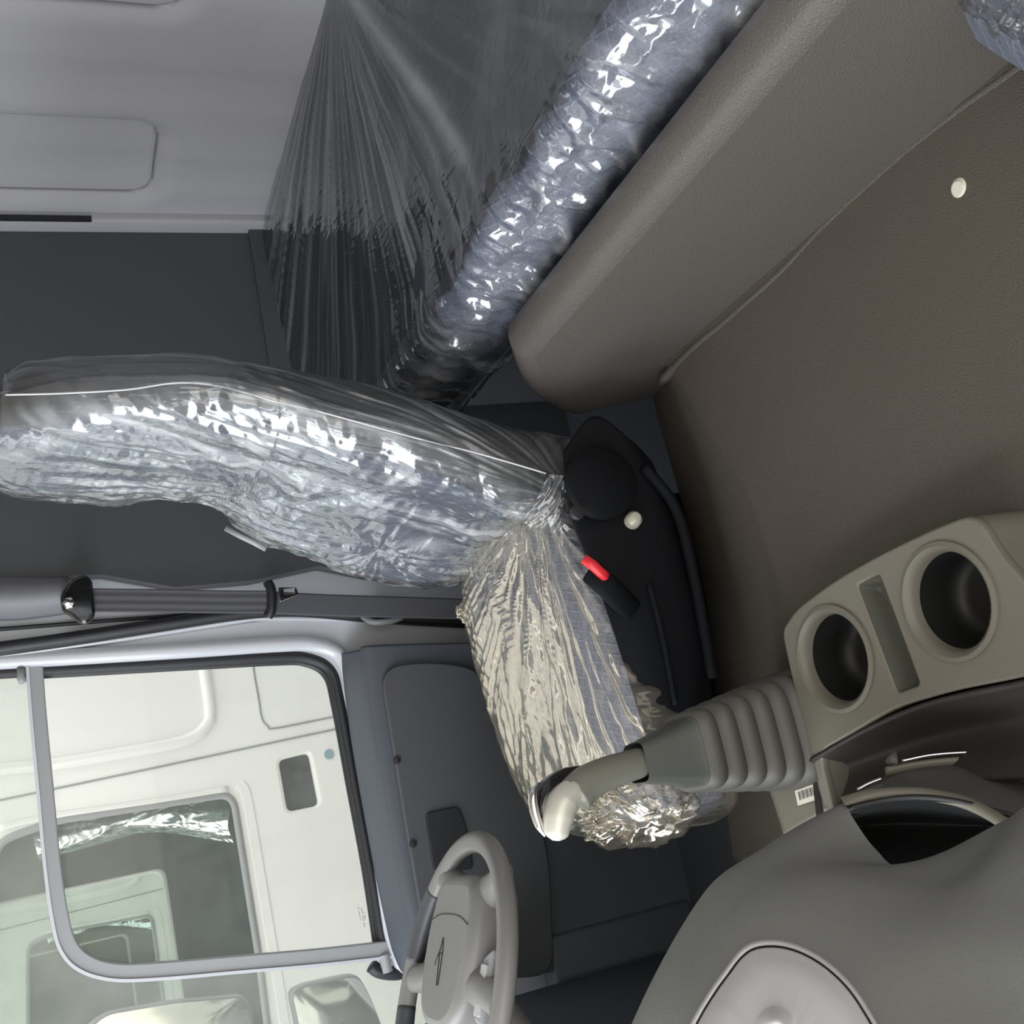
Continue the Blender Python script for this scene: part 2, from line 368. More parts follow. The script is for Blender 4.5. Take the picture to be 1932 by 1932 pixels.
# side wall (driver's side): dark sleeper panel, painted B pillar
o = plate('wall_right', rpoly([(YR, -1.2), (YR, ZC)] + pxX([(-330, 1098), (0, 1097), (190, 1088), (330, 1112), (470, 1100), (600, 1072), (690, 1090), (1400, 1080)], XR), .006, 3), [], planeX(XR + .01), .03, m_dark, bev=.004); tag(o, kind='structure')
bp = plate('wall_right_pillar', pxX([(-330, 1030), (560, 1030), (700, 1060), (1400, 1040), (1400, 1150), (690, 1170), (480, 1168), (250, 1205), (0, 1240), (-330, 1290)], XR + .03), [], planeX(XR + .05), .03, m_paint, bev=.003); tag(bp, kind='structure')
tube('pillar_rib', [at(*p, 0, XR + .03) for p in ((-330, 1220), (0, 1187), (190, 1172), (420, 1155))], .004, m_black, bp)
pt = surf('pillar_cover', net([[at(a, b, 0, XR + dx) for a, b in ((-300, y0), (0, y1), (60, y2), (130, y3))] for y0, y1, y2, y3, dx in ((1110, 1092, 1092, 1092, 0), (1125, 1112, 1110, 1105, -.035), (1150, 1140, 1138, 1130, -.035), (1175, 1168, 1164, 1155, .02))], 16, 12), mat('mid grey pillar cover', (.22, .225, .245), .6), bp, solid=.004)
# door opening rubber
sealp = crs([at(*p, 0, XR + .03) for p in ((-330, 1265), (0, 1224), (150, 1203), (300, 1180), (450, 1158), (560, 1152), (700, 1163), (900, 1175), (1300, 1190))], 60)
o = tube('trim_2', sealp, [.020, .020, .018, .016, .018, .018], m_blackp, rb=.014, up=(1, 0, 0), seg=12); tag(o, kind='structure')

# floor, ceiling, other walls (light-tight shell with windscreen and open passenger door)
o = box('floor', (-.05, -1.4, ZF - .04), (2.33, 1.15, ZF), m_darkblue); tag(o, kind='structure')
o = box('ceiling', (-.05, -1.4, ZC), (2.33, .95, ZC + .04), m_ceil); tag(o, kind='structure')
o = box('wall_left', (-.09, -1.4, -1.2), (-.05, -.75, ZC), m_rear); tag(o, kind='structure')
o = box('wall_front', (-.05, 1.05, -1.2), (2.33, 1.1, -.30), m_darkblue); tag(o, kind='structure')

# driver's door
XD = XR + .055
hole_px = [(-260, 1283), (625, 1236), (652, 1330), (735, 1808), (800, 1850), (1000, 1990), (1060, 2300), (-200, 2450)]
hole = rpoly(pxX(hole_px, XD), [.02, .07, .03, .03, .03, .05, .05, .05], 8)
outer = rpoly(pxX([(-330, 1275), (0, 1243), (250, 1206), (480, 1172), (685, 1160), (1300, 1140), (1330, 2500), (-330, 2600)], XD), .01, 3)
door = plate('door_1', outer, [hole], planeX(XD + .015), .03, m_paint, bev=.004); tag(door, kind='structure')
# raised rounded rim around the glass
rim = [at(a, b, 0, XD - .005) for a, b in ((-260, 1262), (75, 1243), (350, 1227), (520, 1216), (590, 1216), (640, 1236), (662, 1290), (680, 1400), (715, 1600), (748, 1796), (790, 1838))]
tube('door_frame', crs(rim, 80), .016, m_paint, door, up=(1, 0, 0), rb=.017)
seal = [at(a, b, 0, XD + .006) for a, b in ((-260, 1283), (80, 1265), (350, 1250), (520, 1240), (585, 1243), (625, 1268), (641, 1330), (668, 1480), (698, 1640), (726, 1800))]
tube('window_seal', crs(seal, 90), .0115, m_black, door, up=(1, 0, 0), rb=.012)
seal2 = [at(a, b, 0, XD + .012) for a, b in ((80, 1274), (350, 1259), (520, 1250), (575, 1252), (614, 1275), (631, 1335), (658, 1480), (688, 1640), (712, 1800))]
tube('window_seal', crs(seal2, 90), .007, m_blackp, door, up=(1, 0, 0))
# inner U-shaped sash bar
W1 = tag(plate('window_1', strip2(crs(pxX([(66, 1256), (72, 1340), (85, 1480), (98, 1620), (112, 1720), (128, 1780), (160, 1815), (215, 1832), (300, 1830), (450, 1817), (600, 1804), (740, 1788)], XD), 70), .029), [], planeX(XD), .022, m_sash, bev=.003), kind='structure')
plate('sash_edge', strip2(crs(pxX([(52, 1258), (58, 1345), (71, 1485), (84, 1628), (97, 1727), (114, 1792), (150, 1830), (213, 1848), (302, 1846), (452, 1833), (602, 1820), (736, 1805)], XD), 70), .006), [], planeX(XD), .03, m_paint, W1)
def sheet(name, P2, X, m, parent):
    return plate(name, P2, [], planeX(X), .004, m, parent)
g_in = glass('clear window glass', (.97, .98, .965), haze=.02)
g_out = glass('dusty window glass', (.93, .95, .92), haze=.12)
sheet('pane', rpoly(pxX([(80, 1262), (625, 1250), (725, 1795), (215, 1835), (120, 1790)], XD + .01), [.01, .05, .01, .03, .03]), XD + .012, g_in, W1)
sheet('pane', rpoly(pxX([(-250, 1290), (66, 1270), (95, 1600), (125, 1790), (215, 1838), (735, 1800), (800, 1850), (1000, 1990), (1060, 2290), (-200, 2440)], XD + .02), .006), XD + .022, g_out, W1)
# etched marking on the pane
for k, (a, b, n_) in enumerate(((676, 1712, 9), (682, 1714, 13), (687, 1722, 5))):
    for q in range(n_):
        if (q * 7 + k) % 5 == 4: continue
        p = at(a + q * .5, b + q * 2.8, 0, XD + .008)
        box('glass_marking', (p[0] - .0004, p[1] - .001, p[2] - .0012), (p[0], p[1] + .0012, p[2] + .0012), m_sash, W1)
# latch piece at the top of the sash
tube('sash_catch', [at(40, 1262, 0, XD - .01), at(40, 1280, 0, XD - .01), at(44, 1288, 0, XD - .01)], .008, m_sash, W1)
# sash foot and mirror mounting grommet
lathe('sash_foot', [(.001, 0), (.011, .001), (.011, .035), (.001, .036)], at(724, 1800, 0, XD - .01), (0, 1, -.05), m_sash, W1)
tube('mirror_grommet', [at(700, 1822, 0, XD), at(715, 1832, 0, XD), at(745, 1836, 0, XD), at(775, 1830, 0, XD)], .014, m_black, door, n=16)

# door inner panel: dark moulded skin, sloping ledge then face
XP = XR - .06
rowL = [(648, 1232), (652, 1275), (668, 1400), (700, 1580), (728, 1720), (748, 1800), (775, 1838), (850, 1860)]
rows = [[at(a + 4, b, 0, XD - .004) for a, b in rowL],
        [at(a + 8, b, 0, XD - .03) for a, b in rowL],
        [at(a + 45, b + (-8 if i == 0 else 0), 0, XP + .02) for i, (a, b) in enumerate(rowL)],
        [at(a + 62, b + (-14 if i == 0 else 0), 0, XP) for i, (a, b) in enumerate(rowL)],
        [at(930, b - 20, 0, XP) for a, b in rowL], [at(1150, b - 30, 0, XP) for a, b in rowL], [at(1330, b - 40, 0, XP) for a, b in rowL], [at(1600, b - 60, 0, XP) for a, b in rowL]]
dp = surf('door_panel', net(rows, 60, 60), m_darkblue, door, solid=.01, flip=True)
# upper rear armrest-like step and the pull recess
plate('pull_recess', rpoly(pxX([(795, 1535), (858, 1522), (872, 1560), (886, 1640), (812, 1648)], XP - .004), .012), [], planeX(XP - .028), .006, m_blackp, dp, bev=.002)
for a, b in ((750, 1434), (780, 1592)):
    lathe('screw_hole', [(.001, 0), (.0075, .001), (.0075, .006), (.001, .007)], at(a, b, 0, XP - .030), (1, 0, 0), m_black, dp, seg=20)
tube('pull_strap', [at(760, 1164, 0, XR - .0), at(735, 1172, 0, XR - .02), at(705, 1174, 0, XR - .02), at(684, 1163, 0, XR + .02)], .007, m_sash, door, n=14)
# step moulding on the panel (lit lower field)
stp = [(700, 1248), (760, 1240), (850, 1243), (905, 1275), (950, 1400)]
plate('panel_field', rpoly(pxX([(712, 1262), (800, 1250), (900, 1262), (985, 1430), (1030, 1620), (1040, 1840), (860, 1850), (800, 1790), (760, 1560)], XP - .006), .05), [], planeX(XP - .020), .012, m_dark, dp, bev=.004)

o = box('trim_3', (2.19, .30, -1.195), (2.262, 1.04, -.86), m_darkblue, bev=.01); tag(o, kind='structure')

# ------------------------------------------------------------------ engine tunnel mat
EA = [(1180, 540), (1290, 700), (1335, 790), (1392, 880), (1440, 985), (1485, 1130), (1520, 1300), (1540, 1500), (1550, 1700)]
EB = [(1130, 520), (1225, 650), (1252, 770), (1290, 905), (1332, 1055), (1352, 1150), (1362, 1250), (1375, 1420), (1400, 1620)]
ZT = -.88
A = np.array([at(a, b, 2, ZT) for a, b in EA]); B = np.array([at(a, b, 2, ZT - .075) for a, b in EB])
left = A.copy(); left[:, 0] = -.05; mid = A.copy(); mid[:, 0] = .6; a_in = A.copy(); a_in[:, 0] -= .08
Bd = B.copy(); Bd[:, 2] = ZF; Bd[:, 0] += .02; Bm = B.copy(); Bm[:, 2] -= .03; Bm[:, 0] += .008
rows = [left, mid, a_in, A + [.02, 0, -.006], (A + B) / 2 + [0, 0, .004], B, Bm, Bd]
G = net(np.array(rows), 90, 70)
G[..., 2] += np.where(G[..., 2] > ZT - .01, .004 * fbm(G[..., 0] * 5, G[..., 1] * 5, 3, 5), 0)
tun = surf('engine_tunnel', G, m_mat, solid=.012)
tag(tun, 'broad brown-grey moulded mat over the engine tunnel, between padded bench and cup holder console', 'engine cover')
stud = lathe('stud', [(.0001, .009), (.007, .009), (.0105, .006), (.011, .001), (.011, -.002)], at(1818, 355, 2, ZT + .006), (0, .1, 1), m_label, tun, seg=24)
tag(stud, 'pale round stud')
lathe('lint', [(.0001, .004), (.002, .003), (.003, 0)], at(1795, 600, 2, ZT + .005), (0, .1, 1), m_label, tun, seg=10)

# ------------------------------------------------------------------ bunk base
YB = -.55
prof = crs([at(a, b, 1, YB - .025)[[0, 2]] for a, b in ((962, 648), (985, 712), (1025, 748), (1075, 766), (1140, 752), (1185, 742), (1238, 728))], 26)
poly = [(-.05, -.95), (-.05, prof[0][1])] + [tuple(p) for p in prof] + [(prof[-1][0], -.95)]
bb = plate('padded_bench', poly, [], planeY(YB - .034), .066, m_base, bev=.030)
tag(bb, 'long padded grey-brown bench with a rounded end, between the tunnel mat and the bunk mattress', 'bench')
crease = crs([at(a, b, 2, ZT + .006) + np.array([0, .012, 0]) for a, b in ((2150, -80), (1932, 98), (1800, 195), (1690, 285), (1560, 405), (1470, 500), (1370, 590), (1310, 640), (1245, 705))], 60)
tube('piping', crease, .0075, m_base, bb)
# bunk board behind and under the mattress
o = box('bunk_board', (-.05, YR + .01, -.75), (2.235, -.70, -.705), m_dark, bev=.004)
tag(o, 'dark board carrying the bunk mattress along the rear wall', 'bunk board')
o = box('rear_locker', (-.05, -1.29, -1.19), (2.235, -.86, -.755), m_dark)
tag(o, 'dark locker face under the bunk, in the gap behind the driver seat', 'locker')

# ------------------------------------------------------------------ bunk mattress
def bunk():
    e0 = empty('bunk_mattress', (1.1, -1., -.695), 'blue-grey bunk mattress along the rear wall, wrapped in clear plastic film', 'mattress')
    prof = np.array([(-1.34, -.69), (-1.34, -.56), (-1.31, -.545), (-1.1, -.555), (-.85, -.563), (-.72, -.555), (-.675, -.565), (-.655, -.60), (-.652, -.67), (-.665, -.69)])
    P = crs(prof, 60); X = np.linspace(-.02, 2.24, 120)
    G = np.array([[(x, p[0], p[1]) for p in P] for x in X])
    endf = sstep(2.24, 2.18, X)[:, None]; 
    G[..., 2] -= (1 - endf) * .006
    G[..., 2] += .004 * fbm(G[..., 0] * 6, G[..., 1] * 6, 3, 2)
    nb = 35
    surf('mattress_top', G[:, :nb], m_fab_shaded, e0, flip=True); surf('mattress_border', G[:, nb - 1:], m_fabb, e0, flip=True)
    # film: tented from the rear edge to the front ridge, then down the front
    fp = np.array([(-1.355, -.535), (-1.25, -.53), (-1.0, -.545), (-.8, -.548), (-.69, -.540), (-.652, -.550), (-.637, -.585), (-.632, -.65), (-.64, -.69), (-.65, -.698)])
    nu, nv = 620, 240
    P = crs(fp, nv); X = np.linspace(-.04, 2.255, nu)
    G = np.repeat(np.array([[(0, p[0], p[1]) for p in P]]), nu, 0); G[..., 0] = X[:, None]
    s = np.linspace(0, 1, nv)[None, :] * np.ones((nu, 1)); x = G[..., 0].copy(); y = G[..., 1].copy()
    # gathers fan out from where the film is caught on the rear edge
    ax, ay = 1.47, -1.36
    ang = np.arctan2(y - ay, x - ax); rad = np.hypot(x - ax, y - ay)
    top = sstep(.72, .55, s)
    fan = rid(ang * 14, rad * 1.3, 3, 3) * sstep(.02, .35, rad)
    G[..., 2] += top * (.010 * (fan - .6) * sstep(0, .12, s) + .012 * fbm(x * 4, y * 4, 3, 9) * sstep(0, .15, s))
    G[..., 2] += top * .010 * (rid(x * 38 + 4 * fbm(y * 5, x * 2, 2, 4), y * 2.2, 2, 8) - .6) * sstep(.25, .6, s)
    G[..., 2] += .055 * top * sstep(1.7, 1.35, x) * sstep(.06, .3, s) * (crump(x, y, 8, 5, f0=2.2, f1=8) - .3)
    # tight short pleats over the ridge
    rg = np.exp(-((s - .66) / .075) ** 2)
    pl = rid(x * 30 + y * 24, s * 5, 3, 12)
    G[..., 2] += rg * .020 * (pl - .62); G[..., 1] += rg * .026 * (rid(x * 26, s * 7, 3, 21) - .6)
    G[..., 1] += .020 * sstep(.6, .72, s) * sstep(1.05, .9, s) * crump(x * 1.0 + G[..., 2] * .8, G[..., 2] * .8, 12, 33, d0=.0, spread=1.4, f0=9, f1=34)
    # front: long slanting folds
    fr = sstep(.66, .78, s) * sstep(1.0, .93, s)
    near = sstep(2.2, .9, x)
    G[..., 1] += fr * (.026 * near + .006) * (rid((x + 1.1 * G[..., 2]) * 11, G[..., 2] * 7 - x * 2, 4, 31) - .55)
    ck = .6 * top * sstep(.66, .92, rid(ang * 26, rad * 1.0, 3, 14)) * sstep(.02, .3, rad) * (.25 + .75 * sstep(1.15, 1.5, x)) + .45 * rg * pl + .5 * fr * sstep(.6, .85, rid((x + 1.1 * G[..., 2]) * 11, G[..., 2] * 7 - x * 2, 4, 31))
    ck += .8 * top * np.exp(-((x - 1.47 + .55 * (y + 1.36)) / .02) ** 2) * sstep(-.65, -.9, y)
    surf('plastic_film', G, m_film_bunk, e0, flip=True, crease=ck)
    return e0
bunk()
# pale moulded end ledge between mattress and side wall
o = box('bunk_end_ledge', (2.245, -1.33, -.70), (2.262, -.6, -.50), m_dark, bev=.003)
tag(o, 'grey moulded ledge at the far end of the bunk mattress', 'ledge')

# ------------------------------------------------------------------ driver seat
def superell(cx, cy, z, hw, hf, hb, n, p=2.6, tilt=0.):
    a = np.linspace(0, 2 * np.pi, n, endpoint=False)
    c = np.sign(np.cos(a)) * np.abs(np.cos(a)) ** (2 / p); s_ = np.sign(np.sin(a)) * np.abs(np.sin(a)) ** (2 / p)
    return np.stack([cx + hw * c, cy + np.where(s_ > 0, hf, hb) * s_, np.full(n, z) + tilt * hw * c], 1)
seat = empty('driver_seat', (1.6, -.2, -1.2), 'driver seat wrapped in crumpled clear plastic, beside the engine tunnel', 'seat')
def backrest():
    # z, x near, x far, y face(near), y face(far), thickness
    K = np.array([(.052, 1.545, 1.715, -.585, .02), (.045, 1.505, 1.765, -.575, .028), (.01, 1.475, 1.795, -.567, .035), (-.08, 1.42, 1.80, -.555, .045), (-.18, 1.375, 1.785, -.535, .048),
                  (-.27, 1.35, 1.79, -.512, .052), (-.36, 1.345, 1.87, -.475, .06), (-.46, 1.35, 1.925, -.44, .075), (-.56, 1.37, 1.95, -.40, .09), (-.64, 1.39, 1.93, -.375, .10), (-.70, 1.42, 1.88, -.37, .10), (-.73, 1.48, 1.82, -.39, .08)])
    def build(n, m, grow, back, p):
        Kc = crs(K, n); S = []
        for z, x0, x1, yf, th in Kc:
            cx = (x0 + x1) / 2; hw = (x1 - x0) / 2 + grow
            S.append(superell(cx, yf - .045, z, hw, .045 + grow, th + back, m, p))
        return np.array(S)
    G = build(70, 90, 0, -.01, 3.0)
    # front bolsters: hollow in the middle, fuller at the sides
    hw = np.abs(G[..., 0] - 1.62) / .28
    frt = sstep(-.045, .03, G[..., 1] - (G[..., 1].max(1)[:, None] - .05))
    G[..., 1] -= frt * .03 * (1 - sstep(.3, .8, hw)) * sstep(.0, -.3, G[..., 2])
    b = surf('backrest', G, m_fab, seat, cv=True, flip=True)
    b.data.materials.append(m_dark)
    # rear half is the dark moulded shell
    c = [p.center[1] for p in b.data.polygons]
    base = ROOT[b.name]
    nv = 90
    for i, p in enumerate(b.data.polygons):
        j = i % nv
        if j > 49 or j < -1 or j in (): 
            pass
        if j > 36 or j < 4: p.material_index = 1
    shell = build(40, 60, -.03, .012, 3.2); shell[..., 1] -= .012
    surf('back_shell', shell, m_dark, seat, cv=True, flip=True)
    # tight crumpled film in front, loose bag behind
    n, m = 420, 420
    Kc = crs(K * [1, 1, 1, 1, 1] , n); S = []
    for z, x0, x1, yf, th in Kc:
        cx = (x0 + x1) / 2; hw_ = (x1 - x0) / 2 + .010
        S.append(superell(cx, yf - .045, z + .004, hw_, .055, th * .8, m, 3.0))
    S = np.array(S)
    X, Yy, Zz = S[..., 0], S[..., 1], S[..., 2]
    u = (X - 1.6); v = Zz
    hwn = np.abs(X - 1.62) / .28
    front = np.clip((Yy - (Kc[:, 3][:, None] - .045)) / .045, -1, 1)
    f1 = sstep(-.1, .5, front)
    Yd = -f1 * .02 * (1 - sstep(.3, .8, hwn)) * sstep(.0, -.3, v)
    # star creases from a pinch point in the middle plus long lengthwise folds
    def star(cx, cz, k, seed):
        a = np.arctan2(v - cz, X - cx); r = np.hypot(v - cz, X - cx)
        return rid(a * k, r * 2.0, 3, seed) * np.exp(-(r / .22) ** 2) * sstep(.0, .03, r)
    low = sstep(-.05, -.25, v)
    ck = np.zeros_like(X)
    d = .014 * (star(1.66, -.30, 3.2, 5) + star(1.75, -.52, 4, 8) * .8)
    mid = sstep(-.02, -.14, v)
    d += .048 * mid * (crump(X, v, 10, 11, f0=4, f1=13) - .3)
    d += .016 * low * (crump(X, v, 12, 23, d0=.5, spread=1.6, f0=14, f1=40) - .3)
    d += .007 * (crump(X, v, 12, 61, d0=.9, spread=2.2, f0=26, f1=70) - .3)
    d += .010 * (rid((X - 1.5) * 22 + v * 3 + fbm(X * 8, v * 8, 2, 3), v * 1.8, 3, 49) - .5) * sstep(.02, -.05, v)
    d += .012 * sstep(-.45, -.68, v) * (rid(X * 40 + v * 12, v * 8, 3, 44) - .5)
    nx = np.gradient(S, axis=1); nz = np.gradient(S, axis=0); N = np.cross(nz, nx); N /= np.linalg.norm(N, axis=2)[..., None] + 1e-9
    if N[n // 2, m // 4, 1] < 0: N = -N
    S = S + N * (d * (.35 + .65 * f1))[..., None]; S[..., 1] += Yd
    side = sstep(.2, -.4, front)
    ck = (.6 * sstep(.72, .92, rid(X * 16 + v * 6, v * 5 - X * 3, 3, 41)) + .6 * sstep(.75, .95, rid((X - 1.5) * 26 + v * 3, v * 2.2, 3, 49))) * f1
    fl = surf('plastic_film', S, m_film_back, seat, cv=True, flip=True, crease=ck)
    tag(fl, 'clear film stretched tight over the backrest')
    # loose bag: sheet from near front edge back to the bag's rear outline
    edge_f = [(2, 815), (90, 800), (200, 792), (330, 778), (450, 785), (600, 835), (800, 880), (930, 935), (1045, 985)]
    edge_b = [(10, 700), (60, 678), (180, 672), (370, 668), (500, 690), (650, 714), (800, 752), (950, 798), (1078, 822)]
    Xf = [1.46, 1.42, 1.39, 1.34, 1.335, 1.335, 1.335, 1.34, 1.36]
    r0 = [at(*p, 0, x) for p, x in zip(edge_f, Xf)]
    r2 = [at(*p, 0, x + .06) for p, x in zip(edge_b, Xf)]
    r1 = [(p + q) / 2 + np.array([-.03, .0, 0]) for p, q in zip(r0, r2)]
    r3 = [q + np.array([.14, .0, .0]) for q in r2]; r4 = [q + np.array([.34, .02, .0]) for q in r2]
    Gb = net([r0, r1, r2, r3, r4], 170, 220)
    s = np.linspace(0, 1, 170)[:, None]; t = np.linspace(0, 1, 220)[None, :]
    conv = np.hypot((t - 1) * 1.6, s - .12); an = np.arctan2(s - .12, (1 - t) * 1.6 + .02)
    Gb[..., 0] += .012 * (rid(an * 9, conv * 1.5, 3, 51) - .5) * sstep(0, .2, conv) + .010 * (rid(t * 9 + s * 3, s * 2.0, 3, 55) - .5)
    Gb[..., 1] += .008 * fbm(t * 8, s * 5, 3, 57)
    g = surf('loose_film', Gb, m_film_loose, seat, crease=.5 * sstep(.7, .95, rid(an * 9, conv * 1.5, 3, 51))); tag(g, 'loose bag of clear film hanging behind the backrest')
    seam = crs([at(a, b_, 0, 1.335) for a, b_ in ((10, 745), (120, 742), (240, 735), (340, 722), (430, 732), (520, 758), (600, 776), (790, 828), (900, 855), (1030, 893))], 60)
    tube('film_seam', seam, .0012, mat('film weld', (.7, .72, .75), .3), seat, seg=6)
    # pinched corner where the film is tied down near the seat joint
    tri = net([[at(1035, 893, 0, 1.34), at(1020, 930, 0, 1.345), at(985, 985, 0, 1.36)], [at(1062, 900, 0, 1.33), at(1045, 950, 0, 1.34), at(1010, 995, 0, 1.36)], [at(1068, 925, 0, 1.34), at(1060, 965, 0, 1.345), at(1060, 1008, 0, 1.36)]], 40, 40)
    uu, vv = np.meshgrid(np.linspace(0, 1, 40), np.linspace(0, 1, 40), indexing='ij'); tri[..., 0] += .01 * (rid(uu * 6 + vv * 2, vv * 3, 2, 61) - .5)
    surf('loose_film', tri, m_film_back, seat)
    # far-side recliner lever edge peeping out
    tube('side_lever', [at(425, 996, 0, 1.86), at(455, 1012, 0, 1.86), at(480, 1024, 0, 1.86), at(502, 1036, 0, 1.86)], [.002, .005, .005, .002], m_sash, seat, rb=.005)
backrest()
def cushion():
    # stations along Y: y, x0, x1, ztop, thickness
    K = np.array([(-.40, 1.46, 1.80, -.70, .08), (-.37, 1.42, 1.84, -.682, .11), (-.30, 1.385, 1.865, -.675, .13), (-.18, 1.35, 1.86, -.678, .14), (-.06, 1.325, 1.83, -.682, .15), (.03, 1.33, 1.79, -.692, .16), (.075, 1.36, 1.75, -.715, .15), (.095, 1.42, 1.70, -.75, .09)])
    def sec(n, m, g):
        S = []
        for y, x0, x1, zt, th in crs(K, n):
            a = np.linspace(0, 2 * np.pi, m, endpoint=False); p = 3.2
            c = np.sign(np.cos(a)) * np.abs(np.cos(a)) ** (2 / p); s_ = np.sign(np.sin(a)) * np.abs(np.sin(a)) ** (2 / p)
            cx = (x0 + x1) / 2; hw = (x1 - x0) / 2 + g
            S.append(np.stack([cx + hw * c, np.full(m, y), zt - th / 2 + (th / 2 + g) * s_], 1))
        return np.array(S)
    surf('seat_cushion', sec(50, 80, 0), m_fab, seat, cv=True)
    n, m = 420, 420
    S = sec(n, m, .008); S[:, :, 1] *= 1.03
    X, Yy, Zz = S[..., 0].copy(), S[..., 1].copy(), S[..., 2].copy()
    cx, cy = 1.44, -.40
    an = np.arctan2(X - cx, Yy - cy); r = np.hypot(X - cx, Yy - cy)
    d = .016 * (rid(an * 9, r * 1.2, 3, 71) - .5) * sstep(.02, .16, r)
    d += .014 * (crump(X, Yy, 10, 73, d0=.15, spread=.9, f0=14, f1=45) - .3)
    d += .003 * (rid(X * 40 + Yy * 6, Yy * 6, 2, 75) - .5) + .010 * sstep(1.6, 1.45, X) * (crump(X, Yy, 10, 87, d0=.25, spread=.6, f0=22, f1=60) - .3)
    d += .006 * (rid(X * 12 + Yy * 7, Yy * 14 - X * 9, 3, 77) - .5) * sstep(-.25, .1, Yy)
    d += .012 * sstep(-.685, -.70, Zz) * sstep(1.45, 1.38, X) * (crump(Yy, Zz, 8, 83, d0=.2, spread=1.0, f0=14, f1=40) - .3)
    d += .012 * sstep(-.70, -.75, Zz) * (rid(Yy * 26, Zz * 8, 3, 79) - .5)
    nx = np.gradient(S, axis=1); nz = np.gradient(S, axis=0); N = np.cross(nz, nx); N /= np.linalg.norm(N, axis=2)[..., None] + 1e-9
    if N[n // 2, m // 4, 2] < 0: N = -N
    ck = .5 * sstep(.65, .9, rid(an * 11, r * 1.6, 4, 71)) + .4 * sstep(.7, .9, rid(X * 45 + Yy * 6, Yy * 12, 3, 75))
    fl = surf('plastic_film', S + N * d[..., None], m_film_cush, seat, cv=True, crease=ck); tag(fl, 'creased film over the seat cushion')
    # bunched film ends: rear far corner and front skirt
    def blob(c, rx, ry, rz, seed, amp=.35):
        a, b = np.meshgrid(np.linspace(0, np.pi, 50), np.linspace(0, 2 * np.pi, 60, endpoint=False), indexing='ij')
        q = 1 + amp * (rid(a * 2.6, b * 2.2, 3, seed) - .5) * 2
        return np.stack([c[0] + rx * q * np.sin(a) * np.cos(b), c[1] + ry * q * np.sin(a) * np.sin(b), c[2] + rz * q * np.cos(a)], -1)
    c = at(898, 1150, 0, 1.84); surf('film_knot', blob(c, .03, .022, .03, 91), m_film_cush, seat, cv=True)
    c = at(1195, 1535, 0, 1.42); surf('film_skirt', blob(c, .12, .040, .05, 95, .35), m_film_cush, seat, cv=True)
cushion()
# dark seat side shell, recliner disc, bolt, slide rail, riser
m_side = mat('near black seat plastic', (.007, .0075, .009), .7, spec=.1)
def sidecover():
    rows = []
    top = [(1062, 840), (1100, 1010), (1140, 1120), (1180, 1240), (1225, 1400)]
    r = [[(1062, 850), (1078, 960), (1112, 1060), (1160, 1200), (1222, 1400)], [(1120, 785), (1160, 880), (1180, 1040), (1215, 1200), (1250, 1380)],
         [(1190, 830), (1230, 920), (1270, 1060), (1300, 1200), (1310, 1370)], [(1230, 870), (1270, 960), (1305, 1080), (1335, 1200), (1345, 1370)]]
    xs = (1.335, 1.315, 1.31, 1.33)
    G = net([[at(a, b, 0, x) for a, b in q] for q, x in zip(r, xs)], 40, 50)
    return surf('side_cover', G, m_side, seat, solid=.02)
sidecover()
box('riser', (1.54, -.42, ZF + .002), (1.82, .05, -.84), m_blackp, seat, bev=.02)
lathe('recliner_disc', [(.001, .0), (.046, .001), (.052, .006), (.052, .02), (.001, .021)], at(1140, 905, 0, 1.29), (1, 0, 0), m_side, seat, seg=40)
lathe('recliner_hub', [(.001, .0), (.009, .001), (.010, .004), (.010, .008)], at(1092, 965, 0, 1.28), (1, 0, 0), m_blackp, seat, seg=24)
lathe('bolt_cap', [(.0001, .0), (.007, .001), (.011, .006), (.012, .02)], at(1200, 975, 0, 1.29), (1, .05, -.2), mat('clear bolt cap', (.45, .45, .36), .15, coat=1.), seat, seg=24)
tube('slide_rail', [at(1215, 880, 0, 1.30), at(1275, 960, 0, 1.305), at(1310, 1090, 0, 1.305), at(1345, 1280, 0, 1.31)], .008, m_side, seat, n=30)
tube('slide_rail', [at(1225, 1100, 0, 1.30), at(1250, 1200, 0, 1.30), at(1275, 1330, 0, 1.30)], .004, m_side, seat, n=20)
bk = empty('belt_buckle', at(1122, 1072, 0, 1.30), 'black belt buckle with a red release button at the inner side of the driver seat', 'belt buckle')
tube('buckle_body', [at(1117, 1080, 0, 1.29), at(1150, 1110, 0, 1.30), at(1190, 1150, 0, 1.32)], .012, m_side, bk, rb=.016, sq=.6)
rb_ = tube('release_button', [at(1101, 1054, 0, 1.275), at(1118, 1066, 0, 1.272), at(1133, 1080, 0, 1.272), at(1143, 1088, 0, 1.275)], .0062, m_red, bk, sq=.5, rb=.006)
tag(rb_, 'bright red button')

# ------------------------------------------------------------------ seat belt on the pillar
belt = empty('seat_belt', at(155, 1130, 0, XR - .05), 'grey driver seat belt hanging down the door pillar from a bolted guide', 'seat belt')
bx = XR - .055
def strap(name, P, w_, X, n=40, ribs=True):
    P = crs([at(a, b, 0, x) for (a, b), x in zip(P, X)], n)
    T, N, Bn = frames(P); up = np.array([1., 0, 0]); side = np.cross(T, up); side /= np.linalg.norm(side, axis=1)[:, None]
    k = np.linspace(-.5, .5, 13); G = P[:, None] + side[:, None] * (k * w_)[None, :, None]
    if ribs: G[..., 0] -= .0022 * np.abs(np.sin(k * np.pi * 3))[None]
    return surf(name, G, m_belt, belt, solid=.0016)
strap('webbing', [(165, 1133), (300, 1134), (420, 1136), (512, 1136)], .047, (bx, bx, bx, bx))
strap('webbing', [(512, 1137), (620, 1142), (760, 1146), (900, 1150)], .046, (bx, bx + .005, bx + .01, bx + .02), ribs=False)
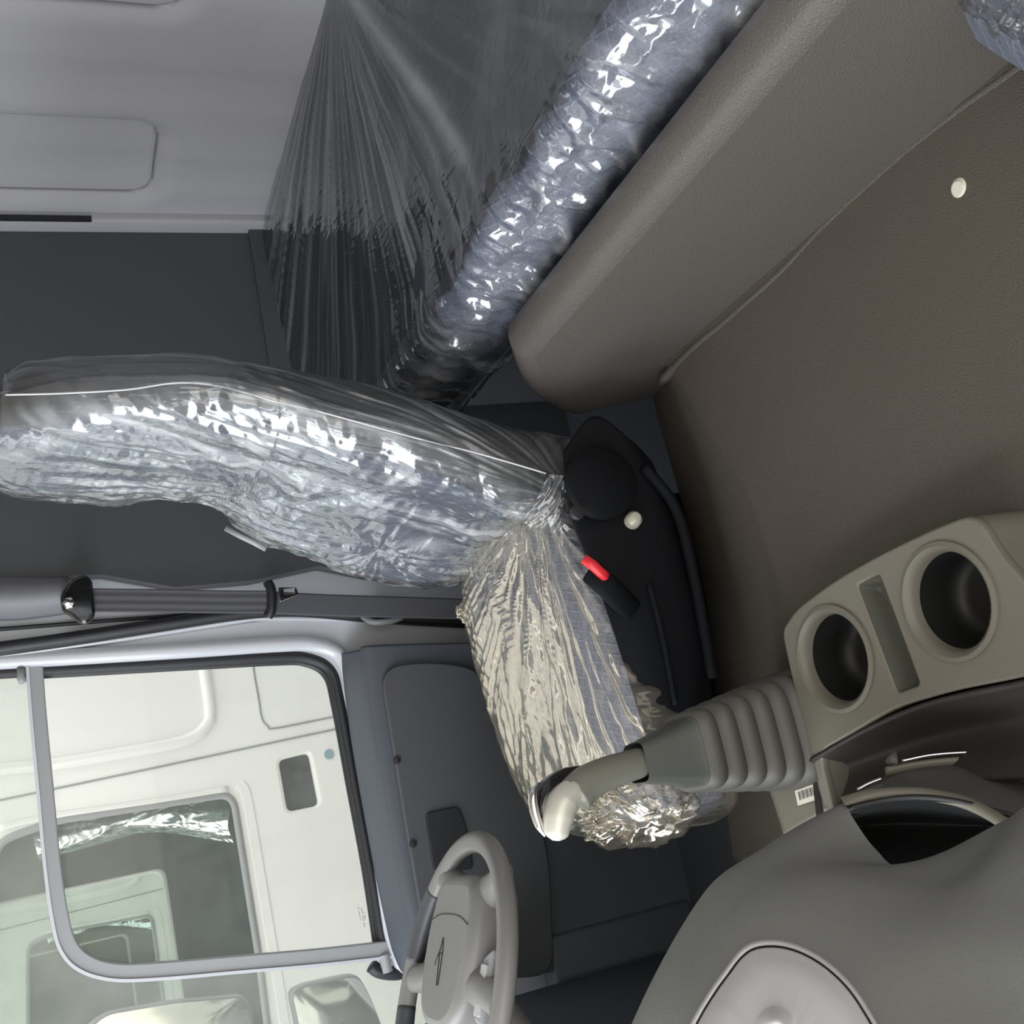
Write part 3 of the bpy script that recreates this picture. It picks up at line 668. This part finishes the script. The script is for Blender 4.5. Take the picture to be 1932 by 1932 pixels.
gd = plate('belt_guide', rpoly(pxX([(112, 1128), (135, 1096), (160, 1086), (174, 1098), (178, 1140), (180, 1165), (165, 1180), (148, 1178), (135, 1164), (118, 1158)], bx), .012), [], planeX(bx - .008), .02, m_gloss, belt, bev=.006)
lathe('bolt', [(.0001, -.004), (.010, -.003), (.0125, .002), (.0125, .01)], at(130, 1137, 0, bx - .024), (1, 0, 0), m_chrome, gd, seg=6)
sl = tube('stopper', [at(505, 1098, 0, bx - .004), at(512, 1115, 0, bx - .008), at(512, 1150, 0, bx - .008), at(505, 1164, 0, bx - .004)], [.008, .013, .012, .009], m_blackp, belt, rb=.01, n=24)
tg = plate('tongue', rpoly(pxX([(522, 1112), (556, 1112), (560, 1126), (525, 1140)], bx), .003), [rpoly(pxX([(532, 1116), (552, 1114), (553, 1124), (533, 1126)], bx), .001)], planeX(bx - .018), .003, m_chrome, belt, bev=.0008)

# ------------------------------------------------------------------ gear lever
gear = empty('gear_lever', (1.17, .0, -.87), 'gear lever with silver-topped knob and grey ribbed rubber bellows, left of the cup holders', 'gear lever')
b0 = at(1530, 1370, 2, -.86); n0 = at(1200, 1440, 0, 1.15)
ax = n0 - b0; Lb = np.linalg.norm(ax); ax /= Lb
us = np.cross(ax, [1, 0, 0]); us /= np.linalg.norm(us); vs = np.cross(ax, us)
S = []; m = 48; a = np.linspace(0, 2 * np.pi, m, endpoint=False); p = 4.5
c = np.sign(np.cos(a)) * np.abs(np.cos(a)) ** (2 / p); s_ = np.sign(np.sin(a)) * np.abs(np.sin(a)) ** (2 / p)
for t in np.linspace(0, 1, 240):
    r = .074 - .032 * min(t / .74, 1) ** 1.05 if t < .74 else .040 - .018 * ((t - .74) / .26) ** .8
    if t < .74: r += .0065 * (abs(math.sin(t / .74 * math.pi * 8)) ** .7 - .6)
    S.append(b0 + ax * Lb * t + np.outer(c * r, us) + np.outer(s_ * r, vs))
S = np.array(S); k = 178
surf('bellows', S[:k], m_boot, gear, cv=True); surf('sleeve', S[k - 1:], m_sleeve, gear, cv=True)
P0 = n0 + ax * -.01; kp = [P0, at(1150, 1455, 0, 1.15), at(1100, 1475, 0, 1.15), at(1062, 1500, 0, 1.15), at(1050, 1545, 0, 1.15), at(1050, 1572, 0, 1.15)]
tube('knob_grip', [P0, at(1150, 1457, 0, 1.15), at(1108, 1478, 0, 1.15), at(1085, 1500, 0, 1.15)], [.0165, .0175, .019, .020], m_grip, gear, n=30, rb=[.017, .019, .021, .022])
tube('knob_head', [at(1100, 1478, 0, 1.155), at(1078, 1492, 0, 1.15), at(1060, 1515, 0, 1.148), at(1052, 1545, 0, 1.146), at(1050, 1575, 0, 1.145), at(1049, 1586, 0, 1.145)], [.008, .014, .0175, .017, .013, .004], m_silver, gear, n=40, rb=[.010, .020, .022, .020, .014, .006])
tube('knob_back', [at(1125, 1450, 0, 1.17), at(1070, 1466, 0, 1.17), at(1034, 1492, 0, 1.163), at(1026, 1530, 0, 1.157), at(1034, 1562, 0, 1.155)], [.005, .011, .013, .010, .003], m_gloss, gear, n=40)
tube('chrome_trim', [at(1016, 1478, 0, 1.155), at(1006, 1498, 0, 1.152), at(1008, 1528, 0, 1.15), at(1017, 1556, 0, 1.15), at(1030, 1578, 0, 1.15)], [.002, .005, .0055, .005, .002], m_chrome, gear, n=30)

# ------------------------------------------------------------------ cup holder console
ZK = -.80
cons = empty('cup_holder_console', at(1680, 1200, 2, ZT), 'warm grey console with two round cup holders, standing on the tunnel mat', 'console')
out = rpoly(pxZ([(1474, 1190), (1500, 1150), (1573, 1095), (1667, 1041), (1775, 991), (1840, 968), (1880, 1040), (1960, 1130), (2080, 1240), (1932, 1278), (1800, 1303), (1690, 1335), (1545, 1420), (1572, 1530), (1556, 1532), (1530, 1420), (1495, 1290)], ZK), [.012, .02, .03, .05, .03, .02, .02, .02, .02, .03, .03, .03, .02, .004, .004, .02, .03])
def ell(px, py, rx, ry, tilt, z, n=48):
    t = np.linspace(0, 2 * np.pi, n, endpoint=False); ct, st = math.cos(tilt), math.sin(tilt)
    return [at(px + rx * math.cos(q) * ct - ry * math.sin(q) * st, py + rx * math.cos(q) * st + ry * math.sin(q) * ct, 2, z)[:2] for q in t]
cups = [(1577, 1243, 69, 101, -.22), (1793, 1135, 87, 113, -.28)]
slot = rpoly(pxZ([(1616, 1105), (1658, 1083), (1735, 1292), (1692, 1308)], ZK), .006)
plate('top_panel', out, [ell(*q[:2], q[2] * .98, q[3] * .98, q[4], ZK) for q in cups] + [slot], planeZ(ZK - .006), .012, m_cons, cons, bev=.003)
# skirt under the panel
sk = np.array(out); Gs = np.stack([np.column_stack([sk, np.full(len(sk), z)]) for z in (ZK - .01, (ZK + ZT) / 2, ZT - .02)])
surf('skirt', Gs, m_cons, cons, cv=True)
for px_, py_, rx, ry, tl in cups:
    L0 = np.array(ell(px_, py_, rx, ry, tl, ZK)); cc = L0.mean(0)
    lay = []
    for f_, z in ((1.03, -.004), (1.03, .0025), (.95, .004), (.88, .001), (.845, -.004), (.83, -.012)):
        lay.append(np.column_stack([cc + (L0 - cc) * f_, np.full(48, ZK + z)]))
    surf('cup_ring', np.array(lay), m_cons, cons, cv=True, auto=50)
    lay = [np.column_stack([cc + (L0 - cc) * f_, np.full(48, ZK + z)]) for f_, z in ((.85, -.006), (.82, -.045), (.80, -.062), (.6, -.066), (.02, -.066))]
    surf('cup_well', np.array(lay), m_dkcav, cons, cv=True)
sl_ = np.array(slot); c_ = sl_.mean(0)
surf('slot_tray', np.array([np.column_stack([c_ + (sl_ - c_) * f_, np.full(len(sl_), ZK + z)]) for f_, z in ((1.0, -.002), (.93, -.022), (.85, -.026), (.02, -.026))]), mat('grey olive tray', (.10, .10, .08), .5), cons, cv=True, auto=40)
# lower side cheek with its sticker
ck = np.array([at(a, b, 0, x) for a, b, x in ((1440, 1452, 1.22), (1535, 1425, 1.13), (1562, 1530, 1.12), (1480, 1580, 1.2))])
G = np.array([[ck[0], ck[3]], [ck[1], ck[2]]])
surf('side_cheek', net([[ck[0], (ck[0] + ck[3]) / 2, ck[3]], [(ck[0] + ck[1]) / 2, ck.mean(0), (ck[2] + ck[3]) / 2], [ck[1], (ck[1] + ck[2]) / 2, ck[2]]], 12, 12), m_cons, cons, solid=.01)
def on_cheek(a, b):
    n_ = np.cross(ck[1] - ck[0], ck[3] - ck[0]); r_ = ray(a, b); return r_ * (n_.dot(ck[0]) / n_.dot(r_)) * .992
q4 = [on_cheek(*p) for p in ((1500, 1492), (1537, 1479), (1546, 1507), (1506, 1520))]
st = obj('barcode_sticker', q4, [(0, 1, 2, 3)], m_label, smooth=False); st.modifiers.new('s', 'SOLIDIFY').thickness = .0006
tag(st, 'small yellowed barcode sticker on the side of the cup holder console', 'sticker')
q4 = [q * .9985 for q in q4]
for i in range(12):
    u0 = .12 + i * .065; u1 = u0 + (.022 if i % 3 else .04)
    V = [q4[0] + (q4[1] - q4[0]) * u_ + (q4[3] - q4[0]) * v_ for u_, v_ in ((u0, .15), (u1, .15), (u1, .7), (u0, .7))]
    obj('barcode_bar', V, [(0, 1, 2, 3)], m_ink, st, smooth=False)

# ------------------------------------------------------------------ dashboard
dash = empty('dashboard', (.9, .4, -1.1), 'curved grey centre dashboard with open cubby and pale flap, nearest to the viewer', 'dashboard')
NET = [
 [(1195, 2010, 1.12), (1250, 1872, 1.10), (1310, 1757, 1.08), (1372, 1676, 1.06), (1448, 1622, 1.04), (1530, 1580, 1.02), (1620, 1560, 1.0)],
 [(1166, 1990, 1.04), (1225, 1860, 1.02), (1288, 1745, 1.00), (1350, 1660, .985), (1430, 1606, .97), (1510, 1556, .955), (1592, 1515, .94)],
 [(1215, 2010, .95), (1262, 1885, .94), (1318, 1785, .93), (1382, 1700, .92), (1462, 1640, .91), (1550, 1612, .90), (1650, 1600, .90)],
 [(1300, 2010, .88), (1345, 1900, .875), (1400, 1800, .87), (1460, 1715, .865), (1540, 1655, .86), (1620, 1633, .86), (1715, 1634, .86)],
 [(1500, 2050, .78), (1545, 1945, .775), (1600, 1845, .77), (1660, 1755, .77), (1730, 1690, .77), (1800, 1645, .77), (1890, 1550, .78)],
 [(1750, 2100, .68), (1780, 1990, .68), (1820, 1880, .68), (1850, 1770, .68), (1880, 1680, .685), (1910, 1600, .69), (1950, 1515, .70)],
 [(2100, 2250, .56), (2110, 2080, .56), (2120, 1940, .56), (2120, 1800, .56), (2120, 1690, .57), (2120, 1590, .58), (2120, 1470, .6)]]
DG = net([[at(a, b, 0, x) for a, b, x in row] for row in NET], 110, 110)
surf('dash_shell', DG, m_dash, dash)
_c = DG.reshape(-1, 3) @ R  # to camera axes
_dp = np.stack([966 + F * _c[:, 0] / _c[:, 2], 966 + F * _c[:, 1] / _c[:, 2]], 1); _zz = _c[:, 2]
def on_dash(a, b, lift=0.):
    d2 = ((_dp - [a, b]) ** 2).sum(1) + 4; 
    d2 = d2 + np.where(np.arange(len(d2)) < 110 * 30, 1e6, 0)
    ii = np.argsort(d2)[:8]; w_ = 1 / d2[ii]
    z = (_zz[ii] * w_).sum() / w_.sum() - lift
    return R @ np.array([(a - 966) * z / F, (b - 966) * z / F, z])
# flap: ring bead plus raised lid
lid = [(1290, 1980), (1310, 1932), (1340, 1880), (1372, 1835), (1400, 1800), (1428, 1784), (1470, 1782), (1515, 1795), (1560, 1822), (1602, 1862), (1635, 1910), (1665, 1965), (1690, 2030)]
lc = crs(np.array(lid, float), 80); cen = np.array([1480., 1990.])
def ringpts(f, lift): return [on_dash(*(cen + (p - cen) * f), lift) for p in lc]
flap = surf('flap', np.array([ringpts(f, l_) for f, l_ in ((.97, .001), (.955, .006), (.90, .007), (.87, .012), (.7, .013), (.45, .013), (.2, .013), (.02, .013))]), m_dash2, dash)
surf('flap_rim', np.array([ringpts(f, l_) for f, l_ in ((1.045, -.001), (1.03, .006), (1.01, .009), (.99, .006), (.985, -.004))]), m_dash2, dash)
surf('flap_gap', np.array([ringpts(f, l_) for f, l_ in ((.99, .001), (.965, .0015))]), m_black, dash)
hb = np.array([[on_dash(1425 + 12 * i, 1925 + 14 * j - 3 * (i * (6 - i)) , .013 + .022 * math.sin(math.pi * i / 6) * math.sin(math.pi * (j + .5) / 5)) for i in range(7)] for j in range(5)])
surf('flap_handle', net(hb, 20, 30), m_dash2, flap)
# cubby opening below the shelf lips: dark bowl
cub = net([[at(a, b, 2, z) for a, b, z in row] for row in (
    [(1600, 1520, -.70), (1700, 1500, -.74), (1800, 1505, -.77), (1930, 1540, -.80)],
    [(1560, 1560, -.80), (1680, 1550, -.84), (1800, 1550, -.86), (1960, 1560, -.86)],
    [(1560, 1640, -.72), (1680, 1660, -.76), (1800, 1650, -.80), (1960, 1600, -.82)])], 24, 30)
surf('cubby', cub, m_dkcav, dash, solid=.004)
def lipstrip(name, P, X, r, rb, m_, n=50):
    return tube(name, [at(a, b, 0, x) for (a, b), x in zip(P, X)], r, m_, dash, n=n, rb=rb)
lipstrip('shelf_lip', [(1590, 1512), (1640, 1500), (1720, 1496), (1790, 1506), (1840, 1522), (1893, 1552), (1940, 1590)], (.93, .92, .90, .875, .85, .82, .79), [.002, .005, .006, .006, .006, .006], .006, m_cons)
# shelf surface between the lips
sh = net([[at(a, b, 0, x) for a, b, x in row] for row in (
    [(1592, 1508, .93), (1650, 1494, .915), (1722, 1490, .90), (1792, 1498, .875), (1850, 1518, .85), (1940, 1580, .80)],
    [(1640, 1482, .98), (1690, 1462, .96), (1750, 1452, .94), (1820, 1448, .92), (1880, 1455, .90), (1980, 1480, .86)],
    [(1672, 1460, 1.02), (1720, 1447, 1.0), (1780, 1438, .98), (1850, 1432, .96), (1920, 1440, .94), (2000, 1462, .9)])], 20, 40)
surf('shelf', sh, mat('dark shelf plastic', (.085, .08, .075), .5), dash, solid=.004)
lipstrip('shelf_edge', [(1672, 1456), (1740, 1443), (1820, 1436), (1880, 1442), (1932, 1456), (2000, 1480)], (.97, .955, .93, .91, .89, .86), .006, .004, m_cons)
lipstrip('bright_strip', [(1700, 1436), (1760, 1424), (1830, 1419), (1870, 1421), (1940, 1438), (2000, 1460)], (.96, .94, .92, .905, .88, .86), .0018, .0018, m_chrome)
lipstrip('bright_strip', [(1618, 1490), (1640, 1478), (1665, 1468)], (.955, .95, .945), .0018, .0018, m_chrome, 12)
tube('clip', [at(1684, 1442, 0, .965), at(1690, 1416, 0, .965)], [.009, .002], m_boot, dash, seg=4)
# recess wall between console and shelf
rc = net([[at(a, b, 2, z) for a, b, z in row] for row in (
    [(1528, 1430, -.798), (1640, 1368, -.803), (1760, 1320, -.803), (1940, 1280, -.803), (2060, 1250, -.803)],
    [(1535, 1470, -.812), (1640, 1425, -.85), (1780, 1380, -.868), (1940, 1350, -.868), (2060, 1340, -.868)],
    [(1545, 1560, -.79), (1680, 1500, -.84), (1800, 1480, -.84), (1940, 1470, -.84), (2060, 1480, -.84)])], 24, 30)
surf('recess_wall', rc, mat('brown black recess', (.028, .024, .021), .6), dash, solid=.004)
tube('recess_edge', [at(1545, 1408, 0, 1.13), at(1548, 1450, 0, 1.12), at(1560, 1500, 0, 1.11), at(1566, 1532, 0, 1.10)], .007, m_dash, dash, n=16)
box('dash_core', (1.15, .38, -1.15), (2.2, 1.0, -.52), m_darkblue, dash, bev=.06)

# ------------------------------------------------------------------ steering wheel
sw_c = np.array([1.665, .268, -.488])
tl = math.radians(22); fw = np.array([0, math.cos(tl), math.sin(tl)]); sd = np.array([1., 0, 0]); nn = np.array([0, -math.sin(tl), math.cos(tl)])
sw = empty('steering_wheel', sw_c - nn * .12, 'grey four-spoke steering wheel in front of the driver door', 'steering wheel')
def W(s, f, h=0): return sw_c + sd * s + fw * f + nn * h
Rw = .215
rp = [W(Rw * math.sin(t), -Rw * math.cos(t)) for t in np.linspace(0, 2 * math.pi, 96, endpoint=False)]
rim_o = tube('rim', rp, .0145, m_wheel, sw, closed=True, up=nn, rb=.0165, seg=18)
# darker grip sections
for t0, t1_ in ((.85, 1.42), (1.75, 2.6)):
    tube('rim_grip', [W(Rw * math.sin(t), -Rw * math.cos(t)) for t in np.linspace(t0, t1_, 24)], [.0148, .0158, .0158, .0148], m_wheeld, sw, up=nn, rb=[.0168, .0178, .0178, .0168], seg=18)
# hub cover: rounded slab
hubp = rpoly([(-.085, -.115), (.085, -.115), (.11, -.02), (.09, .075), (.045, .105), (-.045, .105), (-.09, .075), (-.11, -.02)], .04, 8)
def hubmap(u, v, w_): 
    return tuple((sw_c[i] + sd[i] * u + fw[i] * (v - .05) + nn[i] * (w_ - .016)) for i in range(3))
hub = plate('hub_cover', hubp, [], hubmap, .075, m_wheel, sw, bev=.018)
plate('hub_seam', strip2(crs(np.array([(-.088, -.045), (-.04, -.055), (.04, -.055), (.088, -.045)]), 20), .0016), [], lambda u, v, w_: hubmap(u, v, w_ + .0372), .002, m_black, hub)
# emblem: thin outlined pointed mark
def stroke(P, wd): plate('emblem', strip2(np.array(P), wd), [], lambda u, v, w_: hubmap(u, v, w_ + .0378), .0016, m_black, hub)
E0 = np.array([.012, .01])
for P in ([(-.03, .0), (-.012, .006), (.03, .009)], [(-.03, .0), (-.012, -.004), (.03, .004)], [(-.012, .006), (-.004, -.010), (.006, -.014)], [(-.004, -.010), (-.012, -.004)]):
    stroke([(E0[0] - q[1] * 1.4, E0[1] + q[0] * 1.1) for q in P], .0016)
for sx, sf, ex, ef in ((-.07, -.14, -.135, -.168), (.07, -.14, .135, -.168), (-.085, -.02, -.205, -.005), (.085, -.02, .205, -.005)):
    tube('spoke', [W(sx, sf, -.012), W((sx + ex) / 2, (sf + ef) / 2, -.010), W(ex, ef, -.002)], [.026, .020, .015], m_wheel, sw, up=nn, rb=[.030, .024, .022], n=14)
for q, (s0, f0) in enumerate(((-.125, .03),)):
    pd = plate('switch_pad', rpoly([(s0 - .022, f0 - .05), (s0 + .012, f0 - .035), (s0 + .012, f0 + .045), (s0 - .022, f0 + .05)], .008), [], lambda u, v, w_: hubmap(u, v, w_ + .004), .024, m_sash, sw, bev=.004)
    for j in range(3):
        plate('switch', rpoly([(s0 - .016, f0 - .028 + j * .024), (s0 + .006, f0 - .028 + j * .024), (s0 + .006, f0 - .010 + j * .024), (s0 - .016, f0 - .010 + j * .024)], .003), [], lambda u, v, w_: hubmap(u, v, w_ + .017), .005, m_dash2, pd, bev=.001)
lathe('column_shroud', [(.001, 0), (.035, .0), (.05, .04), (.06, .3), (.001, .31)], sw_c - nn * .03, -nn + np.array([0, 1.6, 0]), m_wheel, sw)

# ------------------------------------------------------------------ passenger seat corner (top right)
ps = empty('passenger_seat', (.55, -.5, -1.1), 'edge of the passenger seat in clear plastic, at the near end of the padded bench', 'seat')
pr = [[(1770, -30, .62), (1810, 25, .60), (1850, 62, .585), (1895, 92, .57), (1960, 125, .56), (2080, 150, .55)],
      [(1790, -60, .56), (1835, -5, .54), (1880, 30, .53), (1925, 60, .52), (1990, 85, .50), (2100, 110, .49)],
      [(1850, -150, .50), (1900, -80, .49), (1950, -30, .48), (1990, 0, .47), (2060, 30, .46), (2160, 50, .45)],
      [(2000, -260, .46), (2050, -180, .46), (2090, -120, .45), (2120, -80, .44), (2160, -50, .43), (2240, -30, .43)]]
Gp = net([[at(a, b, 0, x) for a, b, x in r_] for r_ in pr], 40, 60)
surf('seat_cushion', Gp * [1, 1, 1] + [0.012, 0, -.012], m_fab, ps)
Gf = net([[at(a, b, 0, x) for a, b, x in r_] for r_ in pr], 160, 200)
uu, vv = np.meshgrid(np.linspace(0, 1, 160), np.linspace(0, 1, 200), indexing='ij')
Gf[..., 0] += .010 * (rid(uu * 12 + vv * 3, vv * 5, 3, 101) - .5); Gf[..., 2] += .008 * (rid(uu * 8, vv * 9 + uu * 6, 3, 105) - .5)
surf('plastic_film', Gf, m_film_back, ps)

# ------------------------------------------------------------------ outside: trucks and mirrors
XN = 3.45; HGT = OFF[2]
o = box('ground', (-30, -40, -HGT - .1), (60, 40, -HGT), m_ground); tag(o, kind='structure')
g_tr = glass('green truck glass', (.88, .92, .90), haze=.07, hz=(.40, .46, .43))
m_inner = mat('grey cab lining', (.16, .165, .165), .8)
m_wrap = film('clear film in next cab', (20, 20, 20), .8, .01, .1, 1., .15, .1)
def truck():
    t = empty('truck', (XN, 0, -HGT), 'white truck parked alongside, nearest one seen through the driver window', 'truck', None)
    win = rpoly(pxX([(112, 1548), (437, 1498), (485, 1800), (520, 2080), (60, 2150), (-10, 2000), (-8, 1590)], XN), [.03, .045, .02, .05, .05, .05, .05])
    z1 = 1.1
    side = rpoly([(-1.6, -1.35), (1.5, -1.35), (1.35, z1 - .3), (1.1, z1), (-1.6, z1)], .05)
    small = rpoly(pxX([(524, 1436), (580, 1422), (599, 1520), (541, 1532)], XN), .018)
    plate('cab_side', side, [win, small], planeX(XN), .05, m_white, t, bev=.012)
    FX = [(118, 1684), (303, 1644), (328, 1808), (350, 1960), (0, 2010), (-40, 1720)]
    wfar = rpoly(pxX(FX, XN + 2.3), [.02, .05, .03, .05, .05, .05])
    plate('cab_side', side, [wfar], planeX(XN + 2.3), .05, m_white, t, bev=.012)
    box('cab_back', (XN, -1.6, -1.35), (XN + 2.3, -1.52, z1), m_white, t)
    box('cab_roof', (XN, -1.6, z1), (XN + 2.3, 1.15, z1 + .06), m_white, t)
    box('cab_floor', (XN + .03, -1.5, -1.35), (XN + 2.27, 1.4, -1.25), m_inner, t)
    plate('cab_lining', rpoly([(-1.5, -1.25), (1.4, -1.25), (1.05, z1 - .02), (-1.5, z1 - .02)], .02), [rpoly(pxX([(112, 1678), (312, 1636), (337, 1808), (360, 1965), (-5, 2020), (-50, 1712)], XN + 2.25), .05)], planeX(XN + 2.25), .02, m_inner, t)
    wg = plate('window_glass', [tuple(p) for p in win], [], planeX(XN - .0), .004, g_tr, t)
    plate('window_glass', [tuple(p) for p in wfar], [], planeX(XN + 2.3), .004, g_tr, t)
    W2 = list(win) + [win[0]]
    tube('window_rubber', [(XN - .024, p[0], p[1]) for p in win], .011, m_sash, t, closed=True, seg=8)
    plate('door_bead', strip2(crs(pxX([(449, 1480), (462, 1500), (480, 1600), (505, 1750), (530, 1900), (548, 2050)], XN), 30), .03), [], planeX(XN - .024), .008, m_white, t, bev=.003)
    plate('small_pane', [tuple(p) for p in small], [], planeX(XN - .002), .006, glass('plastic covered lower pane', (.3, .32, .32), haze=.25, hz=(.55, .57, .57)), t)
    # seams
    for P in ([(-200, 1552), (0, 1510), (300, 1447), (628, 1377), (900, 1322)], [(470, 1150), (477, 1252), (488, 1320), (494, 1355), (505, 1370), (520, 1374), (628, 1353), (900, 1300)]):
        tube('seam', [at(a, b, 0, XN - .026) for a, b in P], .0032, m_sash, t, n=50, seg=6)
    # pressed recess of the sleeper side: rounded bead outline
    tube('side_pressing', [at(a, b, 0, XN - .022) for a, b in ((-300, 1500), (0, 1452), (110, 1440), (300, 1408), (360, 1392), (388, 1370), (396, 1340), (382, 1240), (370, 1150), (355, 1000))], .018, m_white, t, n=80, seg=12)
    tube('side_pressing', [at(a, b, 0, XN - .022) for a, b in ((430, 1490), (300, 1512), (105, 1540), (0, 1562))], .012, m_white, t, n=30, seg=8)
    lathe('round_sticker', [(.0001, .001), (.015, .001), (.015, 0)], at(621, 1423, 0, XN - .027), (-1, 0, 0), mat('blue grey sticker', (.28, .42, .48), .5), t, seg=24)
    #lathe('handle_boss', [(.0001, .02), (.03, .02), (.04, 0)], at(66, 1715, 0, XN - .025), (-1, 0, 0), m_white, t, seg=24)
    # plastic wrapped seat inside
    xs_ = XN + .45
    S_ = net([[at(a, b, 0, x) for a, b, x in q] for q in (
        [(60, 1520, xs_ + .1), (200, 1500, xs_ + .1), (330, 1480, xs_ + .1), (440, 1470, xs_ + .1)],
        [(60, 1560, xs_), (180, 1545, xs_), (310, 1520, xs_), (440, 1500, xs_)],
        [(70, 1610, xs_ + .05), (180, 1580, xs_ + .05), (250, 1556, xs_ + .03), (430, 1555, xs_)],
        [(75, 1625, xs_ + .25), (190, 1592, xs_ + .25), (290, 1570, xs_ + .2), (440, 1590, xs_ + .1)])], 60, 80)
    u_, v_ = np.meshgrid(np.linspace(0, 1, 60), np.linspace(0, 1, 80), indexing='ij')
    S_[..., 0] += .05 * (crump(u_ * 2, v_ * 4, 8, 7, f0=1.5, f1=6) - .3)
    surf('wrapped_backrest', S_ + [.03, 0, 0], m_fab, t); surf('wrapped_film', S_, m_wrap, t)
    return t
tr1 = truck()
tag(tr1, group=None)
def copy_tree(o, parent=None):
    c = o.copy(); sc.collection.objects.link(c)
    if parent is not None: c.parent = parent
    for ch in list(o.children): copy_tree(ch, c)
    return c
for i, lb in ((1, 'second white truck away, seen through both windows of the nearest truck'), (2, 'farthest white truck of the row, seen through two trucks\' windows')):
    c = copy_tree(tr1); c.location.x += 3.45 * i; c['label'] = lb
    q_ = at(*((285, 1725), (232, 1768))[i - 1], 0, XN + 3.45 * i); c.location.y += q_[1] + .145; c.location.z += q_[2] + .454

def mirror(name, P, X, label, dx=.05):
    c = at(*np.mean(P, 0), 0, X); e0 = empty(name, c, label, 'mirror')
    pl = rpoly(pxX(P, X), .02)
    plate('mirror_housing', rpoly(pxX([(np.mean(P, 0)[0] + (a - np.mean(P, 0)[0]) * 1.05, np.mean(P, 0)[1] + (b - np.mean(P, 0)[1]) * 1.06) for a, b in P], X), .03), [], planeX(X + .03), .05, m_sash, e0, bev=.01)
    # slightly convex reflecting glass
    pl = np.array(pl); cc = pl.mean(0); lay = []
    for f_ in (1, .85, .6, .3, .02):
        q = cc + (pl - cc) * f_; lay.append(np.column_stack([np.full(len(q), X - .006 * (1 - f_ * f_) - .002), q]))
    surf('mirror_glass', np.array(lay), m_chrome, e0, cv=True)
    return e0
mirror('door_mirror', [(552, 1876), (575, 1862), (640, 1848), (675, 1842), (700, 1885), (728, 1960), (760, 2060), (600, 2080), (570, 1960)], 2.62, 'grey door mirror beside the steering wheel, outside the driver window')
mirror('wide_angle_mirror', [(150, 1960), (200, 1915), (330, 1893), (455, 1882), (470, 1905), (476, 1960), (480, 2050), (160, 2080)], 2.62, 'wide mirror at the lower edge of the driver window, left of the door mirror')
